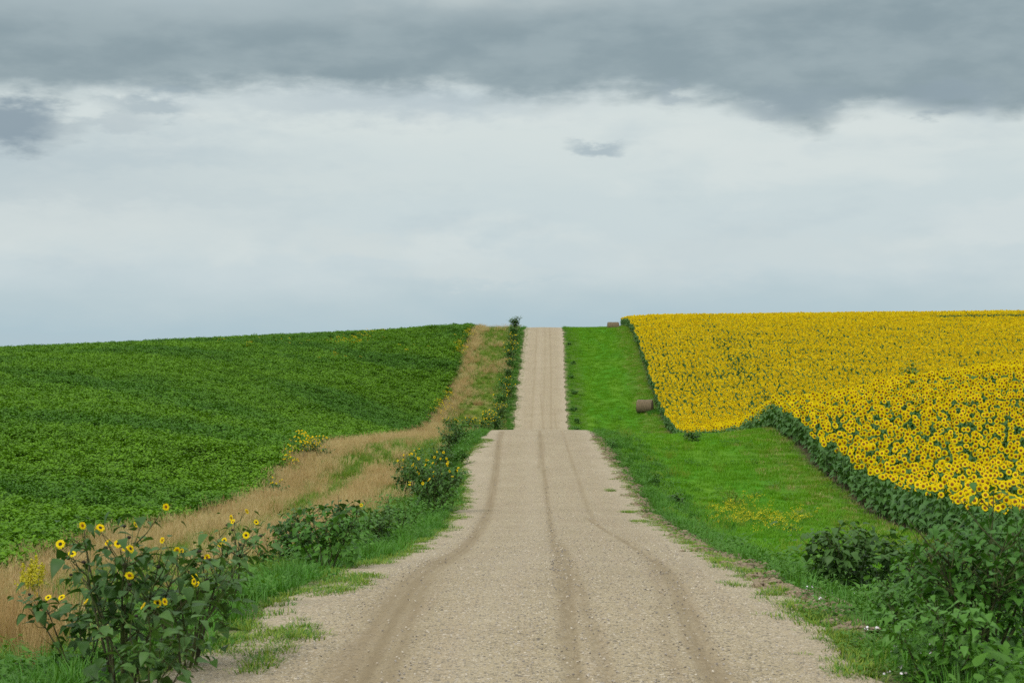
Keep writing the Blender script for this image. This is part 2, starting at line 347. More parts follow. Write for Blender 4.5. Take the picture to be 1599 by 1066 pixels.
right = lerp((.075, .25, .010), (.12, .27, .015), sm(wob(U, D*.2, 4., 23), -.5, .8))
C = np.where((U < 0)[..., None], left, right)
k = sm(np.abs(U), 6.2, 4.6); C = lerp(C, (.10, .17, .03), k)
C = lerp(C, (.36, .29, .19), sm(np.where(U < 0, U-edgeL(D), edgeR(D)-U), -.55+.3*wob(U*2, D, 1.2, 24), .1))
C = lerp(C, (.045, .075, .018), sm(cropL(D)-U, -.2, .3))
C = lerp(C, (.10, .085, .045), sm(U-cropR(D), -.9, .2))
C = lerp(C, (.13, .20, .03), (sm(U-cropR(D), -3.8, -1.2)*(1-sm(U-cropR(D), -.9, .2))*.7))
zc[..., :3] = C
a = me.color_attributes.new('zone', 'FLOAT_COLOR', 'POINT'); a.data.foreach_set('color', zc.reshape(-1, 4).ravel())
tag(link(bpy.data.objects.new('ground', me)), 'rolling farmland with grass verges beside the gravel road', None, None, 'structure')

ts = np.linspace(0, 1, 131)
dr = np.concatenate([np.arange(-20, 8, 1.), np.arange(8, 60, .12), np.arange(60, 125, .3), np.arange(125, 215, 2.), np.arange(215, 345, .8), np.arange(345, 420, 8.)])
TT, D = np.meshgrid(ts, dr, indexing='ij'); U = edgeL(D)*(1-TT)+edgeR(D)*TT
ruts = [  # (D list, u list, width, strength)
 ([0, 12, 16, 28, 45, 68, 103, 118], [-.9, -1.15, -1.3, -1.79, -1.95, -2.05, -2.2, -2.25], [.30, .30, .28, .22, .13, .13, .14, .14], .8),
 ([0, 16, 24, 34, 45, 60], [-1.2, -1.60, -1.78, -1.86, -1.9, -1.85], [.12, .14, .10, .08, .08, .1], .45),
 ([0, 16, 28, 45, 68, 103, 118], [.55, .40, .20, -.08, -.05, 0, .05], [.05, .06, .10, .07, .07, .09, .05], .7),
 ([0, 16, 28, 36, 45], [.75, .48, .30, .18, .0], [.04, .04, .04, .04, .03], .8),
 ([0, 16, 26, 34, 45], [1.0, .72, .42, .25, .1], [.08, .08, .06, .06, .02], .5),
 ([0, 16, 28, 40, 52, 60], [1.9, 1.62, 1.72, 1.60, 1.25, .9], [.11, .12, .11, .06, .05, .05], .75),
 ([16, 24, 30, 38, 50], [1.30, 1.48, 1.60, 1.80, 1.35], [.06, .08, .08, .04, .03], .35),
 ([55, 70, 90, 118], [1.2, 1.3, 1.35, 1.3], [.08, .08, .07, .06], .45),
 ([85, 95, 110], [-.25, 0, .05], [.06, .16, .12], .5),
 ([210, 250, 330], [1.15, 1.2, .9], [.09, .10, .09], .45), ([210, 250, 330], [-1.2, -1.1, -1.2], [.12, .12, .1], .30),
 ([210, 235, 250], [.7, .1, -.2], [.06, .08, .05], .5), ([210, 228, 240], [2.1, 1.75, 1.6], [.06, .08, .05], .4), ([222, 270, 330], [0.2, .3, .1], [.1, .12, .1], .25),
]
rutv = np.zeros(U.shape); bed = np.zeros(U.shape)
for dl, ul, wl, st in ruts:
    uc = pchip(dl, ul, D); wd = np.interp(D, dl, wl); on = sm(D, dl[0]-1, dl[0]+1)*(1-sm(D, dl[-1]-4, dl[-1]))
    e = (U-uc)/wd
    prof = np.exp(-(np.abs(e)**2.6)/1.6)*on
    tread = .78+.22*np.cos(e*math.pi*2.6)
    rutv = np.maximum(rutv, prof*st*tread*(1+.12*wob(U, D, 6., 31))); bed += prof*st
lo = sm(np.abs(U+.1*wob(U, D, 7., 32)), 1.9, 2.9)+.5*np.exp(-((U+.55)/.35)**2)
Z = height(U, D)+EYE+.006-.022*np.clip(bed, 0, 1)+.012*lo*(1+wob(U, D, .5, 33)*.4)
me = grid_mesh('gravel_road', U, D, Z, U+xc(D), [M_gravel])
for nm, arr in (('rut', rutv), ('loose', lo)):
    a = me.attributes.new(nm, 'FLOAT', 'POINT'); a.data.foreach_set('value', np.clip(arr, 0, 1).ravel().astype(np.float32))
a = me.attributes.new('lane', 'FLOAT_VECTOR', 'POINT'); a.data.foreach_set('vector', np.stack([U, D, U*0], -1).ravel().astype(np.float32))
tag(link(bpy.data.objects.new('road', me)), 'gravel road with dark tyre tracks running over the hills', None, None, 'structure')

# ------------------------------------------------------------------ plant pieces
def leaf_geo(G, base, az, pitch, size, width=.85, droop=.35, fold=.12, roll=0, mat=0):
    tt = np.array([0, .18, .45, .75, 1.]); ww = np.array([.10, .46, .42, .22, .0])*width
    v = []
    for a, b in zip(tt, ww):
        z = -droop*a*a
        v += [(-b, a, z+fold*b*2), (0, a, z), (b, a, z+fold*b*2)]
    v = np.array(v)*size
    M = rot(0, 0, az-math.pi/2)@rot(pitch, 0, 0)@rot(0, roll, 0)
    f = []
    for i in range(4):
        o = i*3; f += [(o, o+1, o+4, o+3), (o+1, o+2, o+5, o+4)]
    G.add(v@M.T+np.asarray(base), f, mat)
def tube(G, pts, radii, n=5, mat=0):
    pts = [Vector(p) for p in pts]; vs = []
    for i, p in enumerate(pts):
        d = (pts[min(i+1, len(pts)-1)]-pts[max(i-1, 0)]).normalized()
        a = d.cross(Vector((0, 1, .3))); a = a.normalized() if a.length > 1e-4 else Vector((1, 0, 0)); b = d.cross(a)
        for k in range(n):
            an = 2*math.pi*k/n; vs.append(p+(a*math.cos(an)+b*math.sin(an))*radii[i])
    f = [(i*n+k, i*n+(k+1) % n, (i+1)*n+(k+1) % n, (i+1)*n+k) for i in range(len(pts)-1) for k in range(n)]
    G.add([tuple(v) for v in vs], f, mat)
def flower(Gp, Gd, Gb, c, face, r, npet=17, disc=.42, mp=0, md=0, mb=0, rs=random, full=1.):
    """petal ring, domed disc and green bracts; `face` is the direction it looks in"""
    q = np.array(Vector(face).to_track_quat('Z', 'Y').to_matrix()); c = np.asarray(c, float)
    rings = ((1., 0., .10), (.86, .5, .2))
    for sc_, off, lift in rings[:1 if full < .5 else 2]:
        for k in range(npet):
            if rs.random() > full and rs.random() > .6: continue
            an = (k+off+rs.uniform(-.18, .18))/npet*2*math.pi; ln = r*sc_*rs.uniform(.88, 1.08); wv = r*.17*(17/npet)
            r0 = r*disc*.8; h = r*lift*rs.uniform(-.3, 1.3)
            v = np.array([(r0, -wv*.5, 0), (r0, wv*.5, 0), ((r0+ln)*.55, wv, h*.8), ((r0+ln)*.55, -wv, h*.8), (ln, 0, h*.6)])
            ca_, sa = math.cos(an), math.sin(an); v = np.stack([v[:, 0]*ca_-v[:, 1]*sa, v[:, 0]*sa+v[:, 1]*ca_, v[:, 2]], -1)
            Gp.add(v@q.T+c, [(0, 1, 2, 3), (3, 2, 4)], mp)
    v = [(0, 0, r*.10)]; n = 12
    for rr, zz in ((.35, .13), (.75, .13), (1., .03)):
        v += [(math.cos(2*math.pi*k/n)*rr*r*disc, math.sin(2*math.pi*k/n)*rr*r*disc, zz*r) for k in range(n)]
    f = [(0, 1+k, 1+(k+1) % n) for k in range(n)]
    for j in range(2): f += [(1+j*n+k, 1+(j+1)*n+k, 1+(j+1)*n+(k+1) % n, 1+j*n+(k+1) % n) for k in range(n)]
    Gd.add(np.array(v)@q.T+c, f, md)
    v = [(0, 0, -r*.28)]+[(math.cos(2*math.pi*k/n)*r*(.52 if k % 2 else .36), math.sin(2*math.pi*k/n)*r*(.52 if k % 2 else .36), -r*.03) for k in range(n)]
    Gb.add(np.array(v)@q.T+c, [(0, 1+(k+1) % n, 1+k) for k in range(n)], mb)

def sunflower_parts(seed, rich=True):
    rs = random.Random(seed); H = rs.uniform(1.52, 1.70)
    S, F, Pg, Dg, Bg = Geo(), Geo(), Geo(), Geo(), Geo()
    lean = rs.uniform(-.06, .06); face = Vector((rs.uniform(-.5, .25), -1, rs.uniform(-.25, .5))).normalized()
    top = Vector((lean, -.04, H)); hp = top+face*.07+Vector((0, 0, -.01))
    tube(S, [(0, 0, -.1), (lean*.3, .01, H*.5), (lean*.8, .03, H*.9), tuple(top), tuple(hp-face*.02)], [.016, .014, .011, .010, .012])
    n = 17 if rich else 13
    for k in range(n):
        h = H*(.12+(.83 if rich else .74)*k/(n-1))+rs.uniform(-.03, .03); az = k*2.4+rs.uniform(-.5, .5); s = rs.uniform(.20, .30)*(1.05 if h < H*.75 else .78)
        p = rs.uniform(-.35, .25); r0 = .05+.06*rs.random()
        bx, by = math.cos(az)*r0, math.sin(az)*r0
        leaf_geo(F, (lean*h/H+bx, by, h+r0*.4), az, p, s, width=.95, droop=rs.uniform(.35, .8), roll=rs.uniform(-.4, .4))
    for k in range(5 if rich else 2):
        az = rs.uniform(0, 6.28); leaf_geo(F, (lean, 0, H-.08), az, rs.uniform(-.1, .4), rs.uniform(.10, .16), droop=.4)
    flower(Pg, Dg, Bg, tuple(hp), tuple(face), rs.uniform(.110, .136)*(1 if rich else 1.14), npet=17, disc=.43, rs=rs)
    return S, F, Pg, Dg, Bg

# ------------------------------------------------------------------ scatter (only for stuff)
def scatter(name, protos, pos, rotv, scl, idx, label, cat):
    """one object holding everything uncountable of its kind: prototypes set on its points"""
    coll = bpy.data.collections.new(name+'_sources')
    for k, pm in enumerate(protos):
        o = bpy.data.objects.new('%s_source_%02d' % (name, k), pm); coll.objects.link(o)
    me = bpy.data.meshes.new(name); pos = np.asarray(pos, np.float32); n = len(pos)
    me.vertices.add(n); me.vertices.foreach_set('co', pos.ravel())
    for nm, ty, key, arr in (('rot', 'FLOAT_VECTOR', 'vector', rotv), ('scl', 'FLOAT_VECTOR', 'vector', scl), ('idx', 'INT', 'value', idx)):
        a = me.attributes.new(nm, ty, 'POINT'); a.data.foreach_set(key, np.asarray(arr, np.int32 if ty == 'INT' else np.float32).ravel())
    for pm in protos:
        for m in pm.materials:
            if m.name not in me.materials: me.materials.append(m)
    o = link(bpy.data.objects.new(name, me))
    ng = bpy.data.node_groups.new(name, 'GeometryNodeTree')
    ng.interface.new_socket('Geometry', in_out='INPUT', socket_type='NodeSocketGeometry'); ng.interface.new_socket('Geometry', in_out='OUTPUT', socket_type='NodeSocketGeometry')
    N, L = ng.nodes, ng.links
    gi, go, iop, ci = N.new('NodeGroupInput'), N.new('NodeGroupOutput'), N.new('GeometryNodeInstanceOnPoints'), N.new('GeometryNodeCollectionInfo')
    ci.inputs['Collection'].default_value = coll; ci.inputs['Separate Children'].default_value = True; ci.inputs['Reset Children'].default_value = True
    iop.inputs['Pick Instance'].default_value = True
    def na(nm, ty):
        x = N.new('GeometryNodeInputNamedAttribute'); x.data_type = ty; x.inputs[0].default_value = nm; return x.outputs[0]
    e = N.new('FunctionNodeEulerToRotation'); L.new(na('rot', 'FLOAT_VECTOR'), e.inputs[0])
    L.new(gi.outputs[0], iop.inputs['Points']); L.new(ci.outputs[0], iop.inputs['Instance']); L.new(na('idx', 'INT'), iop.inputs['Instance Index'])
    L.new(e.outputs[0], iop.inputs['Rotation']); L.new(na('scl', 'FLOAT_VECTOR'), iop.inputs['Scale']); L.new(iop.outputs[0], go.inputs[0])
    md = o.modifiers.new('scatter', 'NODES'); md.node_group = ng
    return tag(o, label, cat, None, 'stuff')
def sprinkle(name, protos, zones, label, cat, seed, dens, keep, size=(.8, 1.2), tilt=.12, sink=.02, spread=None, follow=False):
    """zones: list of (D0, D1, ufun_lo, ufun_hi, density, scale)"""
    r = np.random.default_rng(seed); PX, PD, SC = [], [], []
    for D0, D1, ul, uh, dn, s0 in zones:
        lo_ = np.atleast_1d(ul(np.array([D0, D1], float))); hi_ = np.atleast_1d(uh(np.array([D0, D1], float)))
        a, b = float(min(lo_.min(), hi_.min()))-.6, float(max(lo_.max(), hi_.max()))+.6
        n = int((b-a)*(D1-D0)*dn*dens); u = r.uniform(a, b, n); D = r.uniform(D0, D1, n)
        ok = (u > ul(D)) & (u < uh(D)); u, D = u[ok], D[ok]
        x = u+xc(D); vis = (np.abs(x) < D*.2665*1.10+2.5); u, D, x = u[vis], D[vis], x[vis]
        kp = r.random(len(u)) < keep(u, D); u, D, x = u[kp], D[kp], x[kp]
        PX.append(x); PD.append(D); SC.append(np.full(len(x), s0))
    x, D, s0 = map(np.concatenate, (PX, PD, SC)); n = len(x)
    z = zat(x, D)-sink
    s = s0*r.uniform(size[0], size[1], n); scl = np.stack([s, s, s*r.uniform(.8, 1.2, n)], -1)
    if spread is not None: scl = scl*spread(x, D)[:, None]
    rv = np.stack([r.uniform(-tilt, tilt, n), r.uniform(-tilt, tilt, n), r.uniform(0, 6.28, n)], -1)
    if follow:
        sl = (zat(x, D+.5)-zat(x, D-.5)); sx = (zat(x+.5, D)-zat(x-.5, D))
        rv = np.stack([np.arctan(sl)+rv[:, 0], -np.arctan(sx)+rv[:, 1], rv[:, 2]*0+r.integers(0, 2, n)*math.pi], -1)
    print(name, n)
    return scatter(name, protos, np.stack([x, D, z], -1), rv, scl, r.integers(0, len(protos), n), label, cat)

def tuft(seed, n, h, rad, wid, mats, curve=.35, heads=0, headmat=0, lean=.35):
    rs = random.Random(seed); G = Geo()
    for k in range(n):
        a = rs.uniform(0, 6.28); r0 = rad*math.sqrt(rs.random()); hh = h*rs.uniform(.5, 1.15); b = a+rs.uniform(-1, 1)
        dx_, dy_ = math.cos(b)*hh*rs.uniform(.05, lean), math.sin(b)*hh*rs.uniform(.05, lean); cx, cy = math.cos(a)*r0, math.sin(a)*r0
        sx, sy = -math.sin(b)*wid, math.cos(b)*wid; c1 = curve
        v = [(cx-sx, cy-sy, 0), (cx+sx, cy+sy, 0), (cx+dx_*.35+sx*.8, cy+dy_*.35+sy*.8, hh*.55), (cx+dx_*.35-sx*.8, cy+dy_*.35-sy*.8, hh*.55),
             (cx+dx_*(1+c1), cy+dy_*(1+c1), hh*(1-c1*.3))]
        G.add(v, [(0, 1, 2, 3), (3, 2, 4)], rs.choice(range(len(mats))) if not heads else 0)
        if k < heads:
            q = np.array(v[4]); m = .022*rs.uniform(.7, 1.3)
            for j in range(5):
                p_ = q+np.array((rs.uniform(-m, m), rs.uniform(-m, m), -j*.035*h)); s_ = m*.8
                s_ = min(s_, .012); G.add([p_+(-s_*.5, 0, -s_*2), p_+(s_*.6, s_*.4, -s_*.5), p_+(.2*s_, 0, s_*2.6)], [(0, 1, 2)], headmat)
    return G.mesh('tuft', mats, True)

# ------------------------------------------------------------------ green crop (left): leafy row-crop canopy
def crop_clump(seed):
    rs = random.Random(seed); G = Geo()
    for k in range(78):
        a = rs.uniform(0, 6.28); r0 = .42*math.sqrt(rs.random()); h = rs.uniform(.34, .66)*(1-.22*(r0/.42)**2)
        leaf_geo(G, (math.cos(a)*r0, math.sin(a)*r0, h), rs.uniform(0, 6.28), rs.uniform(-.15, .35), rs.uniform(.075, .145), width=.95, droop=rs.uniform(.1, .6), roll=rs.uniform(-.5, .5))
    return G.mesh('crop_clump', [M_crop])
protos = [crop_clump(i) for i in range(6)]
near0 = lambda D: D*0-60
sprinkle('green_crop', protos, [(30, 110, lambda D: D*0-40, cropL, 5.0, 1.0), (110, 220, lambda D: D*0-80, cropL, 3.6, 1.12), (220, 350, lambda D: D*0-108, cropL, 2.6, 1.3)],
         'dense field of low leafy green crop covering the left hillside', 'crop field', 41, 1., lambda u, D: np.ones_like(u), size=(.8, 1.2), tilt=.2, spread=lambda x, D: 1+.07*wob(x, D*.6, 14., 42)+.05*wob(x, D, 3., 43))

# ------------------------------------------------------------------ sunflower field (right)
rs_ = np.random.default_rng(5)
US, DS = [], []
for rowk in range(0, 200):
    uo = .2+rowk*.52; d = np.arange(44+rowk*.13 % .3, 352, .33); d = d+rs_.uniform(-.15, .15, len(d))
    u = cropR(d)+uo+rs_.uniform(-.17, .17, len(d)); US.append(u); DS.append(d)
u = np.concatenate(US); D = np.concatenate(DS); x = u+xc(D)
ok = (x < D*.2665*1.07+2.0)
gap = (D > 300) & (D < 309) & (x > 68+wob(x, D, 20., 5)*3)          # headland track near the crest
ok &= ~gap
ok &= rs_.random(len(u)) > np.interp(D, [60, 120, 200], [.36, .22, .02])+np.where((D > 135) & (u > 25+(321-D)*-.02), .11+.10*(wob(u, D*.1, 3.2, 19) > .3)+.16*np.exp(-((u-(27+(321-D)*-.02))/2.2)**2), 0)+np.where((D > 135) & (u < 26) & ((u-cropR(D)) % 2.6 < .5), .16, 0)+.3*(wob(x, D, 2.2, 6) > 1.1)
u, D, x = u[ok], D[ok], x[ok]; z = zat(x, D)
inframe = (x < D*.2660) & (D > 45)
order = np.argsort(np.where(inframe, D, 9999)); hero = order[:300]; mask = np.ones(len(u), bool); mask[hero] = False
print('sunflowers', len(u), 'hero max D', D[hero].max())
variants = []
for sd_ in range(6):
    S, F, Pg, Dg, Bg = sunflower_parts(100+sd_)
    variants.append((S.mesh('stem', [M_sunstem]), F.mesh('foliage', [M_sunleaf]), Pg.mesh('petals', [M_petal]), Dg.mesh('disc', [M_disc]), Bg.mesh('flower_head', [M_bract])))
GRP = 'sunflowers at the near end of the field'
for i in hero:
    v = variants[int(rs_.integers(0, 6))]; front = u[i]-float(cropR(D[i])) < .5
    e = empty('sunflower', (x[i], D[i], z[i]), float(rs_.uniform(-1.8, 1.8) if rs_.random() < .08 else rs_.uniform(-.5, .4))); s_ = float(rs_.uniform(.93, 1.10)); e.scale = (1, 1, s_)
    if front: tag(e, 'sunflower in the outermost row along the grass, leafy down to the ground', 'sunflower', GRP)
    else: tag(e, 'sunflower behind the outermost row at the near end of the field', 'sunflower', GRP)
    link(bpy.data.objects.new('stem', v[0]), e); link(bpy.data.objects.new('foliage', v[1]), e)
    h = link(bpy.data.objects.new('flower_head', v[4]), e)
    link(bpy.data.objects.new('petals', v[2]), h); link(bpy.data.objects.new('disc', v[3]), h)
protos = []
for sd_ in range(8):
    S, F, Pg, Dg, Bg = sunflower_parts(200+sd_, False); G = Geo()
    for mi, g_ in enumerate((S, F, Pg, Dg, Bg)):
        G.v += g_.v; G.f += [tuple(q+G.off for q in f_) for f_ in g_.f]; G.m += [mi]*len(g_.f); G.off += g_.off
    protos.append(G.mesh('sunflower', [M_sunstem, M_sunleaf, M_petal, M_disc, M_bract]))
n = int(mask.sum()); pos = np.stack([x, D, z], -1)[mask]
sc3 = np.stack([rs_.uniform(.9, 1.1, n), rs_.uniform(.9, 1.1, n), rs_.uniform(.92, 1.10, n)], -1)
sc3 *= (1+.03*wob(pos[:, 0], pos[:, 1], 15., 8))[:, None]
scatter('sunflower_field', protos, pos, np.stack([rs_.uniform(-.06, .06, n), rs_.uniform(-.06, .06, n), np.where(rs_.random(n) < .1, rs_.uniform(-2.2, 2.2, n), rs_.uniform(-.55, .4, n))], -1), sc3, rs_.integers(0, 8, n),
        'blooming sunflowers in dense rows covering the right hillside', 'sunflower field')

# ------------------------------------------------------------------ grasses
one = lambda u, D: np.ones_like(u)
eL = lambda D: edgeL(D); eR = lambda D: edgeR(D)
# mown verge, right
mown = [tuft(300+i, 46, .13, .26, .006, [M_mown], lean=.6) for i in range(4)]
sprinkle('mown_grass', mown, [(16, 60, lambda D: edgeR(D)+1.2, lambda D: cropR(D)-.2, 9, 1.0), (60, 118, lambda D: edgeR(D)+.8, lambda D: cropR(D)-.1, 6, 1.35), (200, 335, lambda D: edgeR(D)+.5, lambda D: cropR(D), 4, 1.7)],
         'bright green mown grass on the verge between road and sunflowers', 'grass', 51, 1., one, tilt=.1)
# taller weedy grass along the right road edge
weed = [tuft(320+i, 44, .12+.07*i, .22, .006, [M_grass, M_weedy], lean=1.1-.1*i) for i in range(4)]
def keepR(u, D): return np.clip(1.15-(u-edgeR(D))/np.interp(D, [16, 40, 106, 220, 330], [3.6, 3.4, 2.2, 1.5, 1.2])+.35*wob(u, D, 2.3, 61), 0, 1)*np.clip((u-edgeR(D))/.7+.05+.3*wob(u, D, 1.1, 79), 0, 1)
sprinkle('roadside_grass', weed, [(14, 60, lambda D: edgeR(D)+.35, lambda D: edgeR(D)+4.5, 9, 1.0), (60, 118, lambda D: edgeR(D)+.3, lambda D: edgeR(D)+3.5, 6, 1.15), (200, 335, lambda D: edgeR(D)+.05, lambda D: edgeR(D)+1.9, 5, 1.1)],
         'taller weedy grass growing along the right edge of the road', 'grass', 52, 1., keepR)
# left: lush green grass next to the gravel
lush = [tuft(340+i, 46, .16+.07*i, .20, .0065, [M_grass, M_weedy] if i % 2 else [M_grass], lean=1.0-.1*i) for i in range(4)]
def keepL(u, D): return np.clip(1.25-(edgeL(D)-u)/np.interp(D, [16, 38, 50, 106, 220, 330], [6.5, 5.5, 2.8, 2.4, 2.6, 1.0])+.3*wob(u, D, 2.6, 62), 0, 1)*np.clip((edgeL(D)-u)/.7+.12+.3*wob(u, D, 1.1, 77), 0, 1)
sprinkle('lush_grass', lush, [(13, 50, lambda D: edgeL(D)-7.5, lambda D: edgeL(D)-.1, 12, 1.0), (50, 118, lambda D: edgeL(D)-4., lambda D: edgeL(D)-.05, 8, 1.0), (195, 335, lambda D: edgeL(D)-3., lambda D: edgeL(D)+.0, 5, 1.1)],
         'lush green grass bordering the left edge of the gravel road', 'grass', 53, 1., keepL)
# left ditch: tan, rust and olive grasses
def band(u, D):
    a = np.exp(-((u+11.5)/np.interp(D, [30, 55], [.8, 1.25]))**2)*.95; b_ = .85*np.exp(-((u+7.3)/.9)**2)*(D < 92)*(D > 42)
    return np.clip(a+b_+.30*wob(u, D*.35, 2.6, 63), 0, 1)
dry = [tuft(360+i, 52, .62, .22, .0042, [M_dry, M_rust], heads=26, headmat=0, lean=.6) for i in range(4)]
rust = [tuft(370+i, 52, .66, .20, .0042, [M_rust, M_dry], heads=26, headmat=0, lean=.5) for i in range(3)]
dz = [(20, 60, lambda D: cropL(D)-.2, lambda D: edgeL(D)-1.6, 8, 1.0), (60, 118, lambda D: cropL(D)-.2, lambda D: edgeL(D)-2., 6, 1.05), (118, 335, lambda D: cropL(D)-.1, lambda D: edgeL(D)-1.2, 3.5, 1.2)]
sprinkle('dry_grass', dry+rust, dz, 'tan dry grass with seed heads filling the left ditch', 'dry grass', 54, 1., lambda u, D: np.where(D > 195, np.clip(.05+.8*np.exp(-((u-cropL(D)-1.3)/.9)**2)+.35*(wob(u*.5, D, 13., 64) > .6), 0, 1), band(u, D)), tilt=.15)
olive = [tuft(380+i, 44, .40, .22, .005, [M_olive, M_weedy], lean=.7) for i in range(4)]
sprinkle('ditch_grass', olive, dz, 'yellowish green grass growing between the dry grass in the left ditch', 'grass', 55, 1., lambda u, D: np.clip(1.15-band(u, D), 0.15, 1), tilt=.15)

# low creeping grass patches on the gravel shoulders
creep = [tuft(400+i, 40, .07, .17, .005, [M_weedy, M_olive], lean=1.4) for i in range(3)]
cp = []
r = np.random.default_rng(66)
spots = [(430, 1005, .55), (455, 992, .5), (400, 1040, .3), (370, 1005, .25), (540, 915, .6), (560, 905, .5), (520, 925, .35), (590, 880, .6), (640, 855, .6), (610, 870, .5), (700, 790, .6), (716, 783, .6), (722, 735, .5), (726, 712, .5), (728, 745, .4),
         (745, 692, .6), (762, 688, .6), (752, 698, .5), (735, 705, .6), (1062, 842, .55), (1090, 855, .3), (1130, 880, .3), (1208, 930, .22), (1150, 916, .15), (1120, 876, .3), (952, 766, .3), (980, 800, .3), (1000, 815, .4), (1280, 968, .5), (1300, 985, .5), (1340, 1005, .5), (1380, 1030, .5), (1320, 1050, .3), (1260, 955, .5)]
for X, Y, rad in spots:
    px_, pd_, pz_ = point(X, Y); n = int(60*rad)
    for k in range(n):
        a = r.uniform(0, 6.28); q = rad*math.sqrt(r.random()); sx = px_+math.cos(a)*q*.55; sy = pd_+math.sin(a)*q*2.0
        cp.append((sx, sy, float(zat(sx, sy))-.005))
for k in range(520):   # the thin strip of growth left of the upper road and along both shoulders
    D_ = r.uniform(225, 322); u_ = edgeL(np.array(D_))+r.normal(.25, .18); x_ = float(u_+xc(D_)); cp.append((x_, D_, float(zat(x_, D_))))
for k in range(1700):
    D_ = r.uniform(14, 105); u_ = (edgeL(np.array(D_))+abs(r.normal(0, .22))-.1) if r.random() < .5 else (edgeR(np.array(D_))-abs(r.normal(0, .2))+.1); x_ = float(u_+xc(D_)); cp.append((x_, D_, float(zat(x_, D_))))
cp = np.array(cp); n = len(cp); s_ = r.uniform(.5, 1.2, n)
scatter('creeping_grass', creep, cp, np.stack([r.uniform(-.1, .1, n), r.uniform(-.1, .1, n), r.uniform(0, 6.28, n)], -1), np.stack([s_, s_, s_*r.uniform(.6, 1.3, n)], -1), r.integers(0, 3, n), 'flat patches of creeping grass on the gravel shoulders', 'grass')

# loose pebbles
def pebble(seed, m):
    rs = random.Random(seed); G = Geo(); v = []
    for zz, rr in ((-.4, .6), (.1, 1.), (.5, .55)):
        for k in range(6):
            a = k/6*6.28; q = rr*rs.uniform(.75, 1.15); v.append((math.cos(a)*q, math.sin(a)*q*.8, zz*rs.uniform(.7, 1.2)))
    v.append((0, 0, .62)); f = [(j*6+k, j*6+(k+1) % 6, (j+1)*6+(k+1) % 6, (j+1)*6+k) for j in range(2) for k in range(6)]+[(12+k, 12+(k+1) % 6, 18) for k in range(6)]
    G.add(np.array(v), f, 0); return G.mesh('pebble', [m], False)
PM = [plain('stone_dark', (.17, .15, .125), (.23, .2, .17)), plain('stone_tan', (.36, .30, .22), (.48, .41, .31)), plain('stone_pale', (.48, .42, .33), (.58, .52, .42)), plain('stone_mid', (.28, .25, .21), (.34, .3, .26))]
peb = [pebble(i, PM[i % 4]) for i in range(8)]
def keepP(u, D): return np.clip(.25+.9*sm(np.abs(u), 1.9, 2.8)+.4*np.exp(-((u+.5)/.4)**2), 0, 1)*np.clip(45/D, 0, 1)*(1-.8*np.exp(-((u+1.6)/.4)**2))
sprinkle('loose_gravel', peb, [(13, 34, eL, eR, 170, .010), (34, 70, eL, eR, 50, .014), (70, 112, eL, eR, 14, .02)], 'loose pebbles scattered over the gravel road', 'gravel', 56, 1., keepP, size=(.5, 1.7), tilt=.5, sink=-.008)

# earth clods along the right road edge
def clod(seed):
    rs = random.Random(seed); G = Geo(); n, mrings = 9, 5; v = []
    for j in range(mrings):
        ph = j/(mrings-1)*math.pi/2
        for k in range(n):
            a = k/n*6.28; q = math.cos(ph)*rs.uniform(.65, 1.2); v.append((math.cos(a)*q, math.sin(a)*q*.8, math.sin(ph)*.55*rs.uniform(.5, 1.2)-.05))
    G.add(np.array(v), [(j*n+k, j*n+(k+1) % n, (j+1)*n+(k+1) % n, (j+1)*n+k) for j in range(mrings-1) for k in range(n)], 0); return G.mesh('clod', [M_clod], False)
cl = [clod(i) for i in range(5)]; cp = []
r = np.random.default_rng(67)
for k in range(1900):
    D_ = r.uniform(22, 108); u_ = float(edgeR(np.array(D_)))+r.normal(.12, .17)+.1*math.sin(D_*.6); dens = .65+.35*math.sin(D_*.55+1)+.25*math.sin(D_*1.7)
    if r.random() > dens: continue
    x_ = float(u_+xc(D_)); cp.append((x_, D_, float(zat(x_, D_))))
for X, Y in ((1335, 985), (1345, 990), (1318, 982), (1350, 980), (1300, 975)):
    for k in range(14):
        a = point(X+r.normal(0, 6), Y+r.normal(0, 4)); cp.append(a)
cp = np.array(cp); n = len(cp); s_ = np.clip(r.lognormal(-2.75, .55, n), .02, .17)
scatter('earth_clods', cl, cp, np.stack([r.uniform(-.3, .3, n), r.uniform(-.3, .3, n), r.uniform(0, 6.28, n)], -1), np.stack([s_*1.2, s_*1.2, s_], -1), r.integers(0, 5, n), 'crumbly brown earth clods along the right road edge', 'earth clods')

# small flowers as ground cover
def floret(seed, m, stem, h, nf, rad, sz):
    rs = random.Random(seed); G = Geo()
    for k in range(nf):
        a = rs.uniform(0, 6.28); r0 = rad*math.sqrt(rs.random()); hh = h*rs.uniform(.55, 1.1); cx, cy = math.cos(a)*r0, math.sin(a)*r0
        G.add([(cx*.6-.002, cy*.6, 0), (cx*.6+.002, cy*.6, 0), (cx+.002, cy, hh), (cx-.002, cy, hh)], [(0, 1, 2, 3)], 1)
        for j in range(3):
            c_ = np.array((cx+rs.uniform(-.02, .02), cy+rs.uniform(-.02, .02), hh+rs.uniform(-.08, .02)*h*2)); q = rot(rs.uniform(-.9, .9), rs.uniform(-.9, .9), 0)
            v = np.array([(math.cos(i*1.2566)*sz, math.sin(i*1.2566)*sz, 0) for i in range(5)]); G.add(v@q.T+c_, [(0, 1, 2, 3, 4)], 0)
        leaf_geo(G, (cx, cy, hh*rs.uniform(.2, .7)), rs.uniform(0, 6.28), rs.uniform(0, .6), .06, width=.4, mat=1)
    return G.mesh('floret', [m, stem])
yf = [floret(500+i, M_yellow, M_weedy, .42, 12, .22, .015) for i in range(3)]
cp = []; r = np.random.default_rng(68)
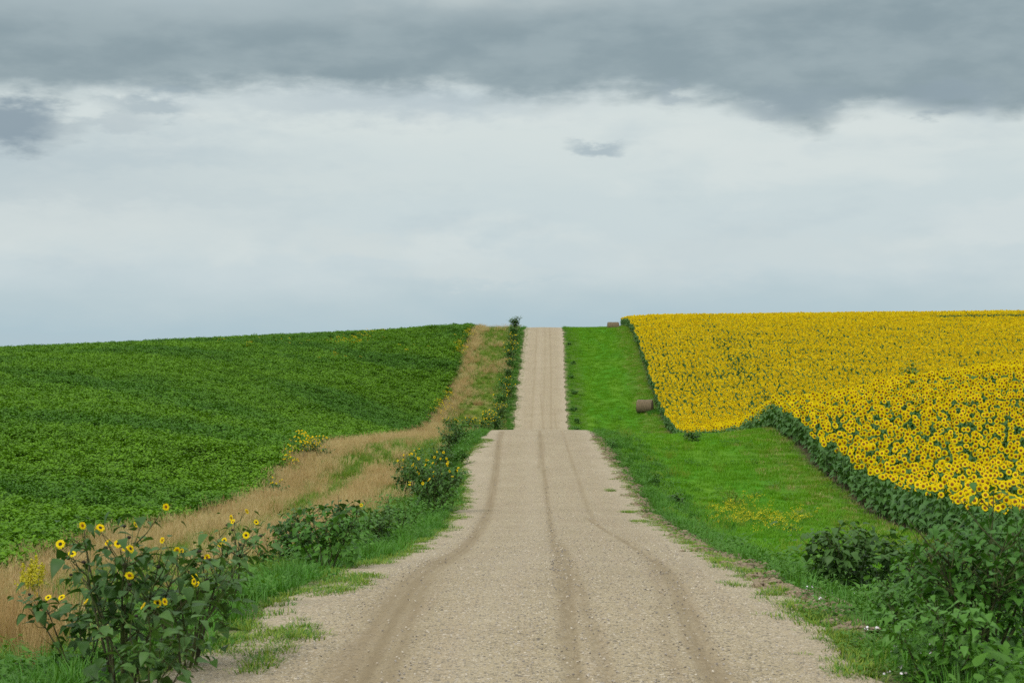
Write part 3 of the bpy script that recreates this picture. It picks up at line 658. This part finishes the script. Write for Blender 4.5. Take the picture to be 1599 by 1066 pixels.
for X, Y, sx, sy, n in ((1150, 812, 42, 12, 40), (1205, 822, 45, 12, 50), (1130, 798, 26, 9, 20), (1245, 812, 30, 10, 16), (1180, 785, 40, 8, 8)):
    for k in range(n): cp.append(point(X+r.normal(0, sx*.6), Y+r.normal(0, sy*.6)))
cp = np.array(cp); n = len(cp); s_ = r.uniform(.6, 1.1, n)
scatter('yellow_wildflowers', yf, cp, np.stack([r.uniform(-.15, .15, n), r.uniform(-.15, .15, n), r.uniform(0, 6.28, n)], -1), np.stack([s_, s_, s_], -1), r.integers(0, 3, n), 'patch of small yellow wildflowers on the right verge', 'wildflowers')
wf = [floret(520+i, M_white, M_weedy, .14, 2, .12, .012) for i in range(3)]
cp = []
for X, Y, sx, sy, n in ((1480, 1035, 90, 26, 24), (1400, 1000, 50, 20, 10), (1300, 940, 40, 14, 5), (1560, 1050, 50, 16, 8)):
    for k in range(n): cp.append(point(X+r.normal(0, sx*.6), Y+r.normal(0, sy*.6)))
cp = np.array(cp); n = len(cp); s_ = r.uniform(.6, 1.2, n)
scatter('white_wildflowers', wf, cp, np.stack([r.uniform(-.15, .15, n), r.uniform(-.15, .15, n), r.uniform(0, 6.28, n)], -1), np.stack([s_, s_, s_], -1), r.integers(0, 3, n), 'small white wildflowers in the weeds at the lower right', 'wildflowers')
# broad-leaved ground weeds
gw = []
for i in range(4):
    rs = random.Random(540+i); G = Geo()
    for k in range(34):
        a = rs.uniform(0, 6.28); q = .2*math.sqrt(rs.random()); leaf_geo(G, (math.cos(a)*q, math.sin(a)*q, rs.uniform(.02, .20)), rs.uniform(0, 6.28), rs.uniform(-.1, .8), rs.uniform(.04, .09), width=.6, droop=.3)
    gw.append(G.mesh('weed', [M_weedy]))
sprinkle('ground_weeds', gw, [(13, 45, lambda D: edgeR(D)+.1, lambda D: edgeR(D)+3.4, 9, 1.0), (45, 110, lambda D: edgeR(D)+.1, lambda D: edgeR(D)+2.4, 5, 1.2)], 'broad-leaved green weeds covering the ground right of the road', 'weeds', 57, 1., lambda u, D: np.clip(.5+.5*wob(u, D, 1.8, 69), 0, 1))
sprinkle('verge_weeds', gw, [(13, 110, lambda D: edgeL(D)-2.6, lambda D: edgeL(D)-.1, 4, 1.1)], 'broad-leaved green weeds growing in the grass left of the road', 'weeds', 58, 1., lambda u, D: np.clip(.4+.5*wob(u, D, 1.8, 70), 0, 1))
sprinkle('roadside_weeds', gw, [(14, 24, lambda D: edgeL(D)-3.4, lambda D: edgeL(D)-.6, 7, 1.4), (24, 112, lambda D: edgeL(D)-3.6, lambda D: edgeL(D)-.5, 5, 2.0), (205, 322, lambda D: edgeL(D)-2.6, lambda D: edgeL(D)-.4, 2.5, 3.2)], 'ragged mid green weeds running along the left verge up to the hilltop', 'weeds', 59, 1., lambda u, D: np.clip(.25+.6*wob(u, D, 3.2, 74), 0, 1))
sprinkle('thicket_weeds', gw, [(15, 44, lambda D: edgeR(D)+.9, lambda D: edgeR(D)+5.5, 4.5, 2.0)], 'light green leafy weeds between the shrubs at the lower right', 'weeds', 60, 1., lambda u, D: np.clip(.35+.5*wob(u, D, 2.2, 75), 0, 1))
sprinkle('scattered_weeds', gw, [(50, 118, lambda D: edgeR(D)+1., lambda D: cropR(D)-1.5, 1.1, 1.3), (210, 325, lambda D: edgeR(D)+.5, lambda D: cropR(D)-1.5, .35, 1.8)], 'scattered broad-leaved weeds in the mown verge right of the road', 'weeds', 61, 1., lambda u, D: np.clip(.2+.6*wob(u, D, 4.5, 80), 0, 1))
ot = [tuft(700+i, 40, .22, .24, .005, [M_olive, M_dry] if i == 0 else [M_olive], lean=.7) for i in range(3)]
sprinkle('olive_verge_grass', ot, [(40, 118, lambda D: cropR(D)-3.2, lambda D: cropR(D)-.1, 6, 1.0), (205, 330, lambda D: cropR(D)-2.6, lambda D: cropR(D)-.1, 3.5, 1.3)], 'olive coloured grass along the foot of the sunflowers', 'grass', 78, 1., lambda u, D: np.clip((u-cropR(D)+3.2)/3.2*.8+.3*wob(u, D, 2.4, 76), 0, 1))
sprinkle('seeding_grass', [tuft(720+i, 30, .42, .2, .003, [M_olive, M_dry], heads=14, headmat=0, lean=.5) for i in range(2)], [(45, 110, lambda D: edgeR(D)+.8, lambda D: edgeR(D)+5.2, 3., 1.0)], 'wispy seeding grass clumps on the verge right of the gravel', 'grass', 79, 1., lambda u, D: np.clip(-.25+.9*wob(u, D, 3.4, 81), 0, 1))
# volunteer blooms high in the green crop
vf = []
for i in range(3):
    rs = random.Random(560+i); Pg, Dg = Geo(), Geo(); G = Geo()
    for k in range(4):
        flower(G, G, G, (rs.uniform(-.25, .25), rs.uniform(-.25, .25), rs.uniform(.75, 1.05)), (rs.uniform(-.9, .9), -1, rs.uniform(-.2, 1.2)), .038, npet=10, mp=0, md=1, mb=2, rs=rs)
    for k in range(14): leaf_geo(G, (rs.uniform(-.2, .2), rs.uniform(-.2, .2), rs.uniform(.4, .85)), rs.uniform(0, 6.28), .2, .12, mat=2)
    vf.append(G.mesh('volunteer', [M_petal, M_disc, M_crop]))
cp = []; r = np.random.default_rng(71)
for X, Y, sx, sy, n in ((545, 533, 34, 10, 60), (575, 525, 20, 6, 24), (640, 546, 20, 6, 8), (450, 535, 40, 8, 8), (520, 560, 60, 14, 8), (590, 518, 20, 3, 8), (380, 540, 50, 8, 8), (720, 545, 12, 16, 40), (733, 520, 9, 7, 26), (690, 640, 14, 12, 26), (700, 620, 8, 10, 14), (484, 712, 26, 8, 26), (455, 735, 14, 8, 6)):
    for k in range(n): cp.append(point(X+r.normal(0, sx*.55), Y+6+r.normal(0, sy*.55)))
cp = np.array(cp); n = len(cp); s_ = r.uniform(.7, 1.3, n)
scatter('volunteer_flowers', vf, cp, np.stack([r.uniform(-.1, .1, n), r.uniform(-.1, .1, n), r.uniform(-.5, .5, n)], -1), np.stack([s_, s_, s_], -1), r.integers(0, 3, n), 'scattered small yellow blooms dotting the green crop and its edge', 'wildflowers')

# ------------------------------------------------------------------ bushes: each one a thing
fl_cache = {}
def flower_meshes(k):
    if k not in fl_cache:
        rs = random.Random(900+k); Pg, Dg, Bg = Geo(), Geo(), Geo()
        flower(Pg, Dg, Bg, (0, 0, 0), (0, 0, 1), 1., npet=13+k % 3*2, disc=.36, rs=rs, full=.95)
        G = Geo()
        for mi, g_ in enumerate((Pg, Bg)):
            G.v += g_.v; G.f += [tuple(q+G.off for q in f_) for f_ in g_.f]; G.m += [mi]*len(g_.f); G.off += g_.off
        fl_cache[k] = (G.mesh('flower', [M_petal, M_bract]), Dg.mesh('disc', [M_seed if k % 2 else M_disc]))
    return fl_cache[k]
def bush(name, label, cat, group, loc, H, W, seed, stems=6, leaves=130, leaf=(.07, .14), flowers=0, fr=.036, seeds=0, lm=None, discs=True, spiky=.3, low=.05, twigs=3, aspect=.9, dense=2.1):
    rs = random.Random(seed); lm = lm or M_wildleaf; root = empty(name, loc, rs.uniform(-.3, .3)); tag(root, label, cat, group)
    S, F = Geo(), Geo(); tips = []; paths = []; leaves = int(leaves*dense); twigs += 2
    for i in range(stems):
        a = i/stems*6.28+rs.uniform(-.5, .5); sp_ = W*.5*rs.uniform(.25, 1.); hh = H*rs.uniform(.66, 1.)*(1-.22*sp_/(W*.5))
        p0 = Vector((math.cos(a)*.06, math.sin(a)*.05, -.08)); p3 = Vector((math.cos(a)*sp_, math.sin(a)*sp_*aspect, hh))
        p1 = p0.lerp(p3, .35)+Vector((rs.uniform(-.05, .05), rs.uniform(-.05, .05), hh*.08)); p2 = p0.lerp(p3, .7)+Vector((rs.uniform(-.06, .06), rs.uniform(-.06, .06), hh*.07))
        pts = [p0, p1, p2, p3]; k_ = H/1.5; tube(S, pts, [.013*k_, .010*k_, .007*k_, .003*k_], 5); paths.append(pts); tips.append(p3)
        for j in range(twigs):
            t_ = rs.uniform(.35, .9); ix = min(int(t_*3), 2); b0 = pts[ix].lerp(pts[ix+1], t_*3-ix); an = rs.uniform(0, 6.28); ln = H*rs.uniform(.14, .30)
            b1 = b0+Vector((math.cos(an)*ln*.7, math.sin(an)*ln*.7, ln*rs.uniform(.4, .9))); bm_ = b0.lerp(b1, .5)+Vector((0, 0, -.03))
            tube(S, [b0, bm_, b1], [.006*k_, .004*k_, .002*k_], 4); paths.append([b0, bm_, b1]); tips.append(b1)
    for k in range(leaves):
        pts = rs.choice(paths); t_ = rs.random()**.8; m_ = len(pts)-1; ix = min(int(t_*m_), m_-1); b0 = pts[ix].lerp(pts[ix+1], t_*m_-ix)
        if b0.z < low*H: continue
        az = rs.uniform(0, 6.28); st_ = rs.choice((rs.uniform(.02, .10), rs.uniform(.08, .26)))*H/1.5; s_ = rs.uniform(*leaf)*(1.15-.45*b0.z/H)
        leaf_geo(F, (b0.x+math.cos(az)*st_, b0.y+math.sin(az)*st_, b0.z+st_*.3), az, rs.uniform(-.7, .45), s_, width=.85, droop=rs.uniform(.1, .7), roll=rs.uniform(-.5, .5))
    for k in range(int(leaves*.35)):
        az, q = rs.uniform(0, 6.28), W*.5*math.sqrt(rs.random()); zz = H*rs.uniform(max(.03, low), .5)
        leaf_geo(F, (math.cos(az)*q*(.55+.6*zz/H), math.sin(az)*q*aspect*(.55+.6*zz/H), zz), rs.uniform(0, 6.28), rs.uniform(-.6, .4), rs.uniform(*leaf), width=.8, droop=rs.uniform(.1, .7), roll=rs.uniform(-.5, .5))
    S.obj('stem', [M_wildstem], root); F.obj('foliage', [lm], root)
    rs.shuffle(tips); tips.sort(key=lambda p: -(p.z-p.y*.8)+rs.uniform(0, .5)*H) if flowers+seeds < len(tips) else None
    for k in range(min(100, flowers)):
        p_ = tips[k % len(tips)] if k < len(tips) else Vector(tips[k % len(tips)])+Vector((rs.uniform(-.16, .16)*W, rs.uniform(-.2, 0)*W, rs.uniform(-.35, .06)*H))
        pm, dm = flower_meshes(rs.randrange(4)); fo = link(bpy.data.objects.new('flower', pm), root)
        face = Vector((rs.uniform(-1.3, 1.3), -1+.8*rs.random(), rs.uniform(-.1, 1.1))); fo.location = p_+face.normalized()*.02; fo.rotation_euler = face.to_track_quat('Z', 'Y').to_euler(); q = fr*rs.uniform(.8, 1.15); fo.scale = (q, q, q)
        if discs: link(bpy.data.objects.new('disc', dm), fo)
    if seeds:
        ball = fl_cache.get('seed')
        if not ball:
            G = Geo(); v = []
            for j in range(5):
                ph = -1.3+j*.65
                for k in range(8): v.append((math.cos(ph)*math.cos(k*.785), math.cos(ph)*math.sin(k*.785), math.sin(ph)*.7))
            G.add(np.array(v), [(j*8+k, j*8+(k+1) % 8, (j+1)*8+(k+1) % 8, (j+1)*8+k) for j in range(4) for k in range(8)]); ball = fl_cache['seed'] = G.mesh('seed_head', [M_seed])
        for k in range(seeds):
            p_ = tips[(flowers+k) % len(tips)]; so_ = link(bpy.data.objects.new('seed_head', ball), root); so_.location = p_; q = fr*.5; so_.scale = (q, q, q)
    return root
P_ = point
# lower left: branching wild sunflowers
GL = 'wild sunflowers at the lower left'
bush('wild_sunflower', 'tallest wild sunflower at the lower left, yellow blooms and dark seed heads near its top', 'wild sunflower', GL, P_(190, 1085), 1.72, 1.1, 1, 8, 170, (.07, .17), 10, .040, 8, twigs=4, dense=1.35)
bush('wild_sunflower', 'broad wild sunflower spreading toward the gravel with blooms on long side branches', 'wild sunflower', GL, P_(292, 1045), 1.5, 1.5, 2, 9, 210, (.07, .16), 11, .038, 6, twigs=4, dense=1.35)
bush('wild_sunflower', 'shorter wild sunflower left of the tallest one, beside the rusty grass', 'wild sunflower', GL, P_(128, 1060), 1.25, .9, 3, 6, 110, (.07, .15), 5, .036, 4, dense=1.35)
bush('wild_sunflower', 'low wild sunflower at the bottom, in front of the others, large dark leaves', 'wild sunflower', GL, P_(235, 1105), .95, 1.0, 4, 7, 80, (.07, .14), 3, .034, 2, dense=1.5)
bush('wild_sunflower', 'thin wild sunflower rightmost of its cluster, in front of the tan grass', 'wild sunflower', GL, P_(345, 965), 1.3, .9, 5, 6, 90, (.07, .14), 7, .038, 5, dense=1.35)
# goldenrod at the far left
def goldenrod(loc, H, W, seed, label):
    rs = random.Random(seed); root = empty('goldenrod', loc); tag(root, label, 'goldenrod')
    S, F, Y = Geo(), Geo(), Geo()
    for i in range(9):
        a = rs.uniform(0, 6.28); r0 = W*.5*rs.random(); top = Vector((math.cos(a)*r0, math.sin(a)*r0, H*rs.uniform(.75, 1))); tube(S, [(0, 0, -.05), tuple(top*.5+Vector((0, 0, .04))), tuple(top)], [.006, .005, .003], 4)
        for k in range(16): 
            t_ = rs.uniform(.2, .85); p_ = top*t_; leaf_geo(F, tuple(p_), rs.uniform(0, 6.28), rs.uniform(.1, .8), rs.uniform(.06, .1), width=.28)
        for k in range(150):
            t_ = rs.uniform(.62, 1.); sp_ = (1.05-t_)*.30; p_ = np.array(top*t_)+np.array((rs.gauss(0, sp_*.5), rs.gauss(0, sp_*.5), rs.uniform(-.02, .03)))
            s_ = rs.uniform(.006, .012); q = rot(rs.uniform(-1.5, 1.5), rs.uniform(-1.5, 1.5), 0); Y.add(np.array([(-s_, -s_, 0), (s_, -s_, 0), (s_, s_, 0), (-s_, s_, 0)])@q.T+p_, [(0, 1, 2, 3)])
    S.obj('stem', [M_weedy], root); F.obj('foliage', [M_weedy], root); Y.obj('flower_spray', [M_gold], root)
goldenrod(P_(45, 1000), 1.2, .6, 31, 'yellow goldenrod rising behind the rusty grass at the far left edge')
# rusty grass stand at far lower left
rgt = [tuft(600+i, 150, .80, .2, .0025, [M_rust, M_dry], heads=60, headmat=0, lean=.28) for i in range(3)]
cp = []; r = np.random.default_rng(72)
for k in range(70): cp.append(P_(38+r.normal(0, 30), 1028+r.normal(0, 12)))
cp = np.array(cp); n = len(cp); s_ = r.uniform(.75, 1.1, n)
scatter('rusty_grass', rgt, cp, np.stack([r.uniform(-.1, .1, n), r.uniform(-.1, .1, n), r.uniform(0, 6.28, n)], -1), np.stack([s_]*3, -1), r.integers(0, 3, n), 'stand of rusty brown seeding grass at the lower left corner', 'dry grass')
# middle left clump
GM = 'leafy shrubs left of the road'
bush('leafy_shrub', 'dark leafy shrub above the lush grass, leftmost of the clump left of the gravel', 'shrub', GM, P_(458, 893), 1.45, 1.2, 11, 8, 170, (.08, .16))
bush('leafy_shrub', 'leafy shrub whose one tall shoot rises against the tan grass', 'shrub', GM, P_(540, 872), 1.85, .6, 12, 4, 70, (.10, .19), 1, .045)
bush('leafy_shrub', 'low leafy shrub in the middle of the clump beneath the tall shoot', 'shrub', GM, P_(508, 893), 1.25, 1.6, 13, 9, 190, (.07, .15), lm=M_wildleaf2)
bush('leafy_shrub', 'small leafy shrub at the right end of the clump, next to the tan grass', 'shrub', GM, P_(585, 858), 1.1, 1.3, 14, 8, 150, (.08, .15), 0, .04, 5)
bush('leafy_shrub', 'ragged mid green shrub between the dark clump and the flowering bushes', 'shrub', GM, P_(618, 842), 1.25, 1.6, 15, 9, 170, (.07, .14), lm=M_wildleaf2, dense=1.6)
bush('leafy_shrub', 'spreading pale green shrub in front of the tall shoot', 'shrub', GM, P_(560, 872), 1.05, 1.3, 16, 8, 130, (.07, .14), lm=M_wildleaf2, dense=1.5)
bush('leafy_shrub', 'spindly shrub left of the dark clump with thin upright stems', 'shrub', GM, P_(425, 905), 1.1, 1.0, 17, 6, 90, (.07, .13), lm=M_wildleaf2, dense=1.3)
bush('leafy_shrub', 'mid green shrub between the gravel and the dense shrub at the first crest', 'shrub', GM, P_(716, 728), 1.1, 1.3, 18, 8, 120, (.08, .15), lm=M_wildleaf2)
bush('leafy_shrub', 'low shrub topping the left corner of the first crest', 'shrub', GM, P_(722, 692), 1.3, 1.6, 19, 8, 130, (.08, .16), lm=M_wildleaf2)
GF = 'flowering wild sunflowers left of the road'
bush('wild_sunflower', 'large round bush covered in small yellow blooms beside the gravel below the crest', 'wild sunflower', GF, P_(678, 805), 2.1, 2.1, 21, 13, 380, (.08, .16), 34, .048, 6, twigs=4)
bush('wild_sunflower', 'flowering bush just left of the large round bush beside the gravel', 'wild sunflower', GF, P_(640, 782), 1.9, 1.7, 22, 9, 240, (.08, .16), 16, .046, 3)
bush('wild_sunflower', 'small plant with a few blooms left of the tan grass at the crop edge', 'wild sunflower', GF, P_(432, 785), 1.1, 1.4, 23, 6, 100, (.07, .14), 6, .046)
bush('wild_sunflower', 'wide low plant dotted with yellow blooms at the crop edge above the tan grass', 'wild sunflower', GF, P_(482, 722), 1.3, 3.2, 24, 10, 220, (.08, .15), 26, .044, discs=False, aspect=.5)
bush('leafy_shrub', 'slender leafy shrub poking up behind the large round flowering bush', 'shrub', GM, P_(690, 735), 1.5, 1.3, 25, 7, 130, (.09, .17))
bush('leafy_shrub', 'dense leafy shrub left of the road just before the first crest', 'shrub', GM, P_(705, 705), 1.7, 1.5, 26, 9, 170, (.09, .17))
bush('leafy_shrub', 'low green shrub between the round flowering bush and the gravel', 'shrub', GM, P_(700, 760), 1.0, 1.3, 27, 8, 130, (.08, .15), lm=M_wildleaf2)

# beyond the first crest, left of the upper road
GU = 'bushes along the left side of the upper road'
far = [(-9.6, 208, 2.0, 2.8, 14, 'broad leafy bush'), (-7.9, 212, 2.2, 2.8, 20, 'bush with yellow specks'), (-6.3, 214, 2.3, 2.6, 26, 'yellow flecked bush'), (-5.2, 221, 2.4, 2.4, 12, 'darkest bush'), (-6.2, 228, 2.4, 2.8, 40, 'brightest yellow bush'),
       (-4.8, 232, 2.3, 2.4, 30, 'yellow bush'), (-5.0, 240, 2.3, 2.6, 14, 'green bush'), (-4.3, 246, 2.2, 2.2, 6, 'rounded bush'), (-4.8, 253, 2.0, 2.0, 12, 'loose bush'), (-4.6, 262, 1.9, 1.8, 0, 'isolated dark bush'), (-4.5, 272, 1.7, 1.6, 6, 'small bush'),
       (-4.8, 281, 2.2, 2.2, 22, 'yellowish bush'), (-4.7, 289, 2.2, 2.2, 26, 'gold dotted bush'), (-4.8, 297, 2.2, 2.0, 12, 'bushy shrub'), (-4.9, 306, 2.2, 2.0, 0, 'plain green bush')]
place = ['leftmost at the foot of the upper road behind the crest', 'second from the left in the dip behind the crest', 'in the dip, right of the specked one', 'closest to the crest line left of the upper road', 'low on the upper hill left of the road',
         'low on the upper hill against the gravel', 'above the yellow bushes, a third of the way up', 'against the gravel a third of the way up the hill', 'just below the gap in the bush row', 'standing alone halfway up the upper road',
         'above the isolated dark bush on the upper hill', 'two thirds of the way up the upper hill', 'on the upper hill, above the yellowish one', 'close below the hilltop beside the upper road', 'right below the skyline bush at the hilltop']
for k, (u_, D_, h_, w_, nf, ad) in enumerate(far):
    bush('roadside_bush', '%s %s' % (ad, place[k]), 'bush', GU, atu(u_, D_), h_, w_, 40+k, 9, 190, (.13, .25), nf, .075, 0, lm=M_wildleaf if k % 2 else M_wildleaf2, discs=False, twigs=4)
bush('roadside_bush', 'dark bush standing on the skyline at the hilltop, left of the road', 'bush', GU, atu(-4.9, 319), 2.7, 2.0, 60, 10, 260, (.14, .26), 0, lm=M_wildleaf, twigs=4)
# right of the upper road
GW = 'low weeds right of the upper road'
wl = ['largest, at the foot of the upper road', 'second from the foot of the upper road', 'low on the upper hill', 'a third of the way up the hill', 'halfway up the hill', 'above the middle of the hill', 'near the hilltop']
for k, (u_, D_, h_) in enumerate(((4.0, 222, 1.0), (4.3, 229, .9), (3.9, 237, .8), (4.3, 250, .7), (4.0, 263, .7), (4.4, 277, .6), (4.0, 298, .6))):
    bush('low_weed', 'low weed at the right gravel edge, '+wl[k], 'weed', GW, atu(u_, D_), h_, 1.1, 70+k, 6, 90, (.10, .18), 0, lm=M_wildleaf2)
# right verge weeds
GV = 'weeds on the right verge'
bush('verge_weed', 'dark leafy weed on the near crest of the verge, left of the sunflower row', 'weed', GV, P_(1080, 690), .75, 1.5, 81, 8, 110, (.08, .15), lm=M_wildleaf)
bush('verge_weed', 'small leafy weed right of the gravel below the crest', 'weed', GV, P_(1022, 762), .7, .6, 82, 5, 60, (.07, .13), lm=M_wildleaf2)
bush('verge_weed', 'pale leafy weed on the verge just above the yellow flower patch', 'weed', GV, P_(1056, 792), .75, .7, 83, 5, 60, (.08, .15), lm=M_wildleaf)
bush('verge_weed', 'wispy yellowish weed clump on the verge behind the yellow wildflowers', 'weed', GV, P_(1145, 790), .9, 1.2, 84, 10, 60, (.05, .10), lm=M_olive)
bush('verge_weed', 'low weed beside the gravel right at the crest', 'weed', GV, P_(955, 700), .6, .8, 85, 5, 60, (.07, .13), lm=M_wildleaf2)
# lower right shrubs
GS = 'leafy shrubs at the lower right'
bush('leafy_shrub', 'rounded dark shrub at the left end of the lower right thicket', 'shrub', GS, P_(1312, 930), 1.3, 1.35, 91, 10, 260, (.08, .16), lm=M_wildleaf, dense=1.7)
bush('leafy_shrub', 'open shrub with large drooping leaves, second from left in the lower right thicket', 'shrub', GS, P_(1378, 940), 1.2, 1.3, 92, 8, 170, (.10, .20), lm=M_wildleaf, dense=1.7)
bush('leafy_shrub', 'largest leafy shrub, filling the lower right, its top reaching the sunflowers', 'shrub', GS, P_(1525, 1060), 1.95, 1.7, 93, 15, 620, (.06, .13), lm=M_wildleaf2, twigs=6, dense=1.5)
bush('leafy_shrub', 'tall leafy shrub cut by the right edge of the picture', 'shrub', GS, P_(1610, 1045), 1.9, 1.4, 94, 11, 420, (.07, .14), lm=M_wildleaf2, twigs=4, dense=1.6)
bush('leafy_shrub', 'feathery small-leaved shrub between the open shrub and the largest shrub', 'shrub', GS, P_(1420, 1000), .85, 1.1, 95, 12, 520, (.04, .07), lm=M_wildleaf2, twigs=6, dense=1.5)
bush('leafy_shrub', 'mid green shrub behind the feathery one, in front of the sunflower stems', 'shrub', GS, P_(1455, 965), 1.2, 1.4, 96, 10, 280, (.07, .14), lm=M_wildleaf2, dense=1.6)
bush('leafy_shrub', 'low leafy shrub at the foot of the largest shrub, above the white flowers', 'shrub', GS, P_(1470, 1075), .85, 1.2, 97, 9, 230, (.06, .11), lm=M_wildleaf2, dense=1.7)
bush('leafy_shrub', 'bushy shrub behind the largest one, against the dark sunflower leaves', 'shrub', GS, P_(1545, 960), 1.5, 1.7, 98, 10, 300, (.08, .15), lm=M_wildleaf2, dense=1.6)
# tall weed standing out of the sunflowers
x_, D_, z_ = (1423-799.5)/FPX*119, 119., 0
bush('tall_weed', 'tall dark green weed sticking up above the sunflower heads on the near ridge', 'weed', None, (x_, D_, float(zat(x_, D_))), 2.9, .9, 99, 6, 150, (.12, .22), lm=M_wildleaf2, low=.5)

# ------------------------------------------------------------------ hay bales
hm, t, out = mat('hay')
tcn = t.n('ShaderNodeTexCoord').outputs['Object']; sp3 = t.n('ShaderNodeSeparateXYZ'); t.L.new(tcn, sp3.inputs[0])
lay = t.noise(tcn, 5, 5, .7); wr = t.noise(t.comb(t.m('MULTIPLY', sp3.outputs[0], 9.), sp3.outputs[1], sp3.outputs[2]), 3, 4, .7)
cc = t.mix(t.smooth(wr, .35, .65), (.08, .058, .032), (.22, .165, .09)); cc = t.mix(t.smooth(lay, .4, .7, 0, .5), cc, (.15, .11, .065))
p = t.n('ShaderNodeBsdfPrincipled'); t.L.new(cc, p.inputs['Base Color']); p.inputs['Roughness'].default_value = .95
b = t.n('ShaderNodeBump'); b.inputs['Distance'].default_value = .05; t.L.new(wr, b.inputs['Height']); t.L.new(b.outputs[0], p.inputs['Normal']); t.L.new(p.outputs[0], out.inputs[0]); M_hay = hm
M_hayend = plain('hay_end', (.13, .09, .05), (.24, .17, .10), scale=14, bump=.5)
def bale(loc, rz, label):
    root = empty('hay_bale', loc, rz); tag(root, label, 'hay bale', 'round hay bales on the verge')
    rs = random.Random(int(loc[1])); n = 40; L_ = 1.85; r0 = .85; G = Geo(); v = []
    secs = [(-.5, .93), (-.48, .985), (-.4, 1.), (-.2, 1.01), (0, .995), (.2, 1.01), (.4, 1.), (.48, .985), (.5, .93)]
    for s_, q in secs:
        for k in range(n):
            a = k/n*6.283; rr = r0*q*(1+.012*math.sin(a*7+s_*9)+rs.uniform(-.008, .008)); zz = math.sin(a)*rr; zz = max(zz, -r0*.90); v.append((s_*L_, math.cos(a)*rr, zz+r0*.90-.04))
    G.add(np.array(v), [(j*n+k, (j+1)*n+k, (j+1)*n+(k+1) % n, j*n+(k+1) % n) for j in range(len(secs)-1) for k in range(n)]); G.obj('rolled_hay', [M_hay], root)
    for sx in (-1, 1):   # spiral end faces
        G = Geo(); v = []; rings = 9
        for j in range(rings):
            for k in range(n):
                a = k/n*6.283; rr = r0*.93*(j+.02)/(rings-1); zz = max(math.sin(a)*rr, -r0*.9); v.append((sx*(L_*.5+.012+.02*(j % 2)*(j < rings-1)), math.cos(a)*rr, zz+r0*.90-.04))
        G.add(np.array(v), [(j*n+k, (j+1)*n+k, (j+1)*n+(k+1) % n, j*n+(k+1) % n) for j in range(rings-1) for k in range(n)]); G.obj('end_face', [M_hayend], root)
x_, D_, z_ = P_(1007, 644)
bale((x_, D_, z_), R(-14), 'round hay bale lying on the green verge beside the sunflowers in the dip')
x_, D_, z_ = (957.5-799.5)/FPX*323, 323., 0
bale((x_, D_, float(zat(x_, D_))-.62), R(4), 'distant hay bale on the skyline at the top of the verge')
tufts = [tuft(650+i, 60, .45, .22, .006, [M_grass], lean=.6) for i in range(2)]
cp = []; r = np.random.default_rng(73)
b0 = P_(1024, 644)
for k in range(40): X_, Y_ = b0[0]+r.normal(0, .5), b0[1]+r.normal(0, .8); cp.append((X_, Y_, float(zat(X_, Y_))))
cp = np.array(cp); n = len(cp)
scatter('unmown_grass', tufts, cp, np.stack([r.uniform(-.1, .1, n), r.uniform(-.1, .1, n), r.uniform(0, 6.28, n)], -1), np.ones((n, 3)), r.integers(0, 2, n), 'tuft of uncut grass beside the nearer hay bale', 'grass')
print('bale', P_(1007, 644))
